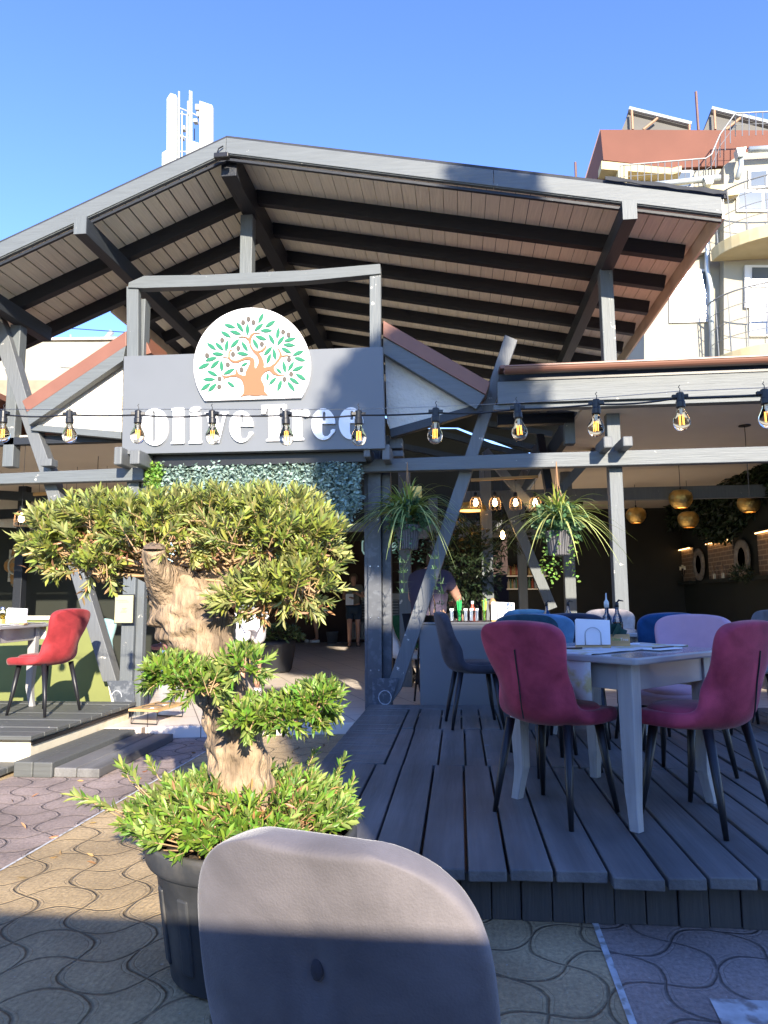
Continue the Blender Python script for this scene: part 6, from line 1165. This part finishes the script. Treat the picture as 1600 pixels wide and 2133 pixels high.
for lb, px, y0, y1, Y in (('thin rusty mast on the roof between the two solar collectors', 1455, 191, 272, 22), ('short thin mast left of the rust red gable', 1201, 338, 395, 24)):
    t = thing('roof_mast', lb, 'mast', aY(px, y1, Y)); MB().tube([(0, 0, 0), (0, 0, aY(px, y0, Y).z-t.location.z)], .045, 6).build('pole', MATS['dark_trim'], t)
    if px == 1201: MB().lathe([(0, -.2), (.16, -.15), (.16, .15), (0, .2)], (-.1, 0, .25), 10).lathe([(0, -.12), (.13, -.1), (.13, .1), (0, .12)], (.1, 0, .1), 10).build('antenna_drum', panelm, t)
# white building on the left
wb = thing('white_building', 'low white rendered building seen at left beneath the pavilion roof', 'building', (-20, 26, 0))
def B(name, pts, Y0, Y1, m): return inv(MB().prism(pxpoly(pts, Y0), (0, Y1-Y0, 0)).build(name, m, wb), wb)
B('upper_wall', [(-300, 735), (-300, 712), (210, 712), (420, 705), (420, 1000), (-300, 1000)], 26, 36, wallw); B('coping', [(-300, 712), (-300, 707), (420, 700), (420, 705)], 25.9, 36, mat('coping_grey', (.45, .42, .38), .8, .1, 3, 0))
B('lower_wall', [(-300, 792), (120, 792), (120, 900), (-300, 900)], 25.8, 25.98, mat('brown_render', (.30, .22, .15), .9, .1, 3, 0)); B('window', [(15, 800), (55, 800), (55, 830), (15, 830)], 25.7, 25.79, pvc)  # lower wall in brownish render
an = thing('radio_mast', 'cluster of thin aerials on the roof of the white building', 'aerials', aY(90, 712, 28))
for x0, y0 in ((82, 680), (93, 684), (147, 697)): MB().tube([aY(x0, 712, 28)-an.location, aY(x0, y0, 28)-an.location], .04, 5).build('aerial', galv, an)
MB().tube([aY(220, 708, 28)-an.location, aY(234, 690, 28)-an.location], .12, 8).build('flue', galv, an)
wr = thing('overhead_wire', 'thin black wire crossing the sky gap at left', 'wire', aY(105, 681, 24)); MB().tube([(0, 0, 0), aY(260, 692, 24)-wr.location, aY(320, 694, 24)-wr.location], .015, 4).build('wire', blackmetal, wr)
# telecom antenna cluster
tm = thing('telecom_antennas', 'white mobile phone antenna cluster rising behind the left roof slope', 'antenna', aY(390, 400, 36))
def Tm(name, pts, Y, d, m=panelm, bevel=.03): o = MB().prism([p-tm.location for p in pxpoly(pts, Y)], (0, d, 0)).build(name, m, tm, bevel=bevel); return o
Tm('antenna_panel', [(346, 420), (347, 205), (355, 193), (367, 197), (366, 420)], 35.6, .55); Tm('antenna_panel', [(415, 420), (415, 209), (442, 218), (442, 420)], 35.8, .3)
Tm('antenna_panel', [(336, 430), (337, 318), (346, 312), (346, 430)], 36.2, .4); Tm('lower_panel', [(391, 420), (391, 290), (414, 297), (414, 420)], 35.9, .25)
for x, y0, y1, r in ((373, 191, 420, .055), (395, 189, 330, .035), (399, 191, 420, .05), (390, 240, 420, .07), (379, 232, 420, .03), (393, 212, 240, .09)): MB().tube([aY(x, y1, 36)-tm.location, aY(x, y0, 36)-tm.location], r, 8).build('pole', panelm if r > .04 else galv, tm)
for p, q_ in (((374, 225), (391, 232)), ((376, 237), (391, 240)), ((398, 235), (413, 242)), ((372, 316), (392, 316)), ((374, 283), (390, 287))): MB().tube([aY(*p, 36)-tm.location, aY(*q_, 36)-tm.location], .045, 6).build('cross_bar', panelm, tm)
for x, y, w_, h_ in ((410, 222, 8, 12), (406, 250, 9, 7), (381, 265, 8, 9), (378, 284, 7, 8), (411, 236, 5, 9)):
    Tm('radio_unit', [(x-w_/2, y+h_/2), (x-w_/2, y-h_/2), (x+w_/2, y-h_/2), (x+w_/2, y+h_/2)], 36.1, .3, panelm if x != 411 else galv)
inv(MB().tube([aY(405, 268, 36), aY(405, 292, 36)], .03, 5).build('cable', blackmetal, tm), tm)
tb = thing('rooftop_house', 'small white roof structure under the antennas, mostly hidden by the roof', 'building', (-18, 40, 0)); inv(MB().prism(pxpoly([(300, 1000), (300, 415), (470, 415), (470, 1000)], 36.5), (0, 6, 0)).build('walls', wallw, tb), tb)
# ================================================================== BEHIND THE VIEWER (unseen wall and block added for shade, and a tree)
nb1 = thing('shade_wall', 'unseen low rendered wall added behind the viewpoint to shade the foreground', 'wall', (-8, -1.6, 0)); k = MB().box((-20, -1.7, 0), (1.42, -1.5, 1.835)); inv(k.build('wall_panel', wallw, nb1), nb1); inv(MB().box((-20, -1.72, 1.837), (1.44, -1.52, 1.842)).build('coping', wallw2, nb1), nb1)  # added wall, its height sets the shadow edge on paving and near chair
nb2 = thing('shade_block', 'unseen taller block added behind the viewpoint on the right to shade the deck', 'building', (9, -11, 0)); inv(MB().prism([(3.62, -8, 0), (14, -8, 0), (14, -8, 7.4), (3.62, -8, 7.4)], (2.18, -6, 0)).build('wall', wallw, nb2), nb2)  # added block, sides sheared along the sun direction to shade the deck
for nb_, xs_, yn_ in ((nb2, (6, 9, 12), -8),):
    for x_ in xs_: inv(MB().box((x_-.6, yn_+.002, 1.2), (x_+.6, yn_+.04, 2.6)).build('window', windowm, nb_), nb_)
st_ = thing('shade_tree', 'leafy tree behind the viewpoint, outside the picture, that shades the sign', 'tree', (4.9, -7, 0))
inv(MB().tube([(4.9, -7, 0), (4.85, -7.0, 4), (4.8, -7, 9)], [.2, .15, .05], 10).build('trunk', bark, st_, True), st_)
n_ = 9000; v = norm(rng.normal(size=(n_, 3)))*(rng.uniform(0, 1, (n_, 1))**.45); C = v*np.array([1.05, 1.0, 1.15])+np.array([4.70, -7, 8.60]); C2 = norm(rng.normal(size=(2500, 3)))*(rng.uniform(0, 1, (2500, 1))**.5)*np.array([.5, .6, .9])+np.array([5.05, -7, 9.95])
inv(leafmesh('crown', np.vstack([C, C2]), rng.normal(size=(n_+2500, 3)), .15, .08, lf_dark, st_), st_)
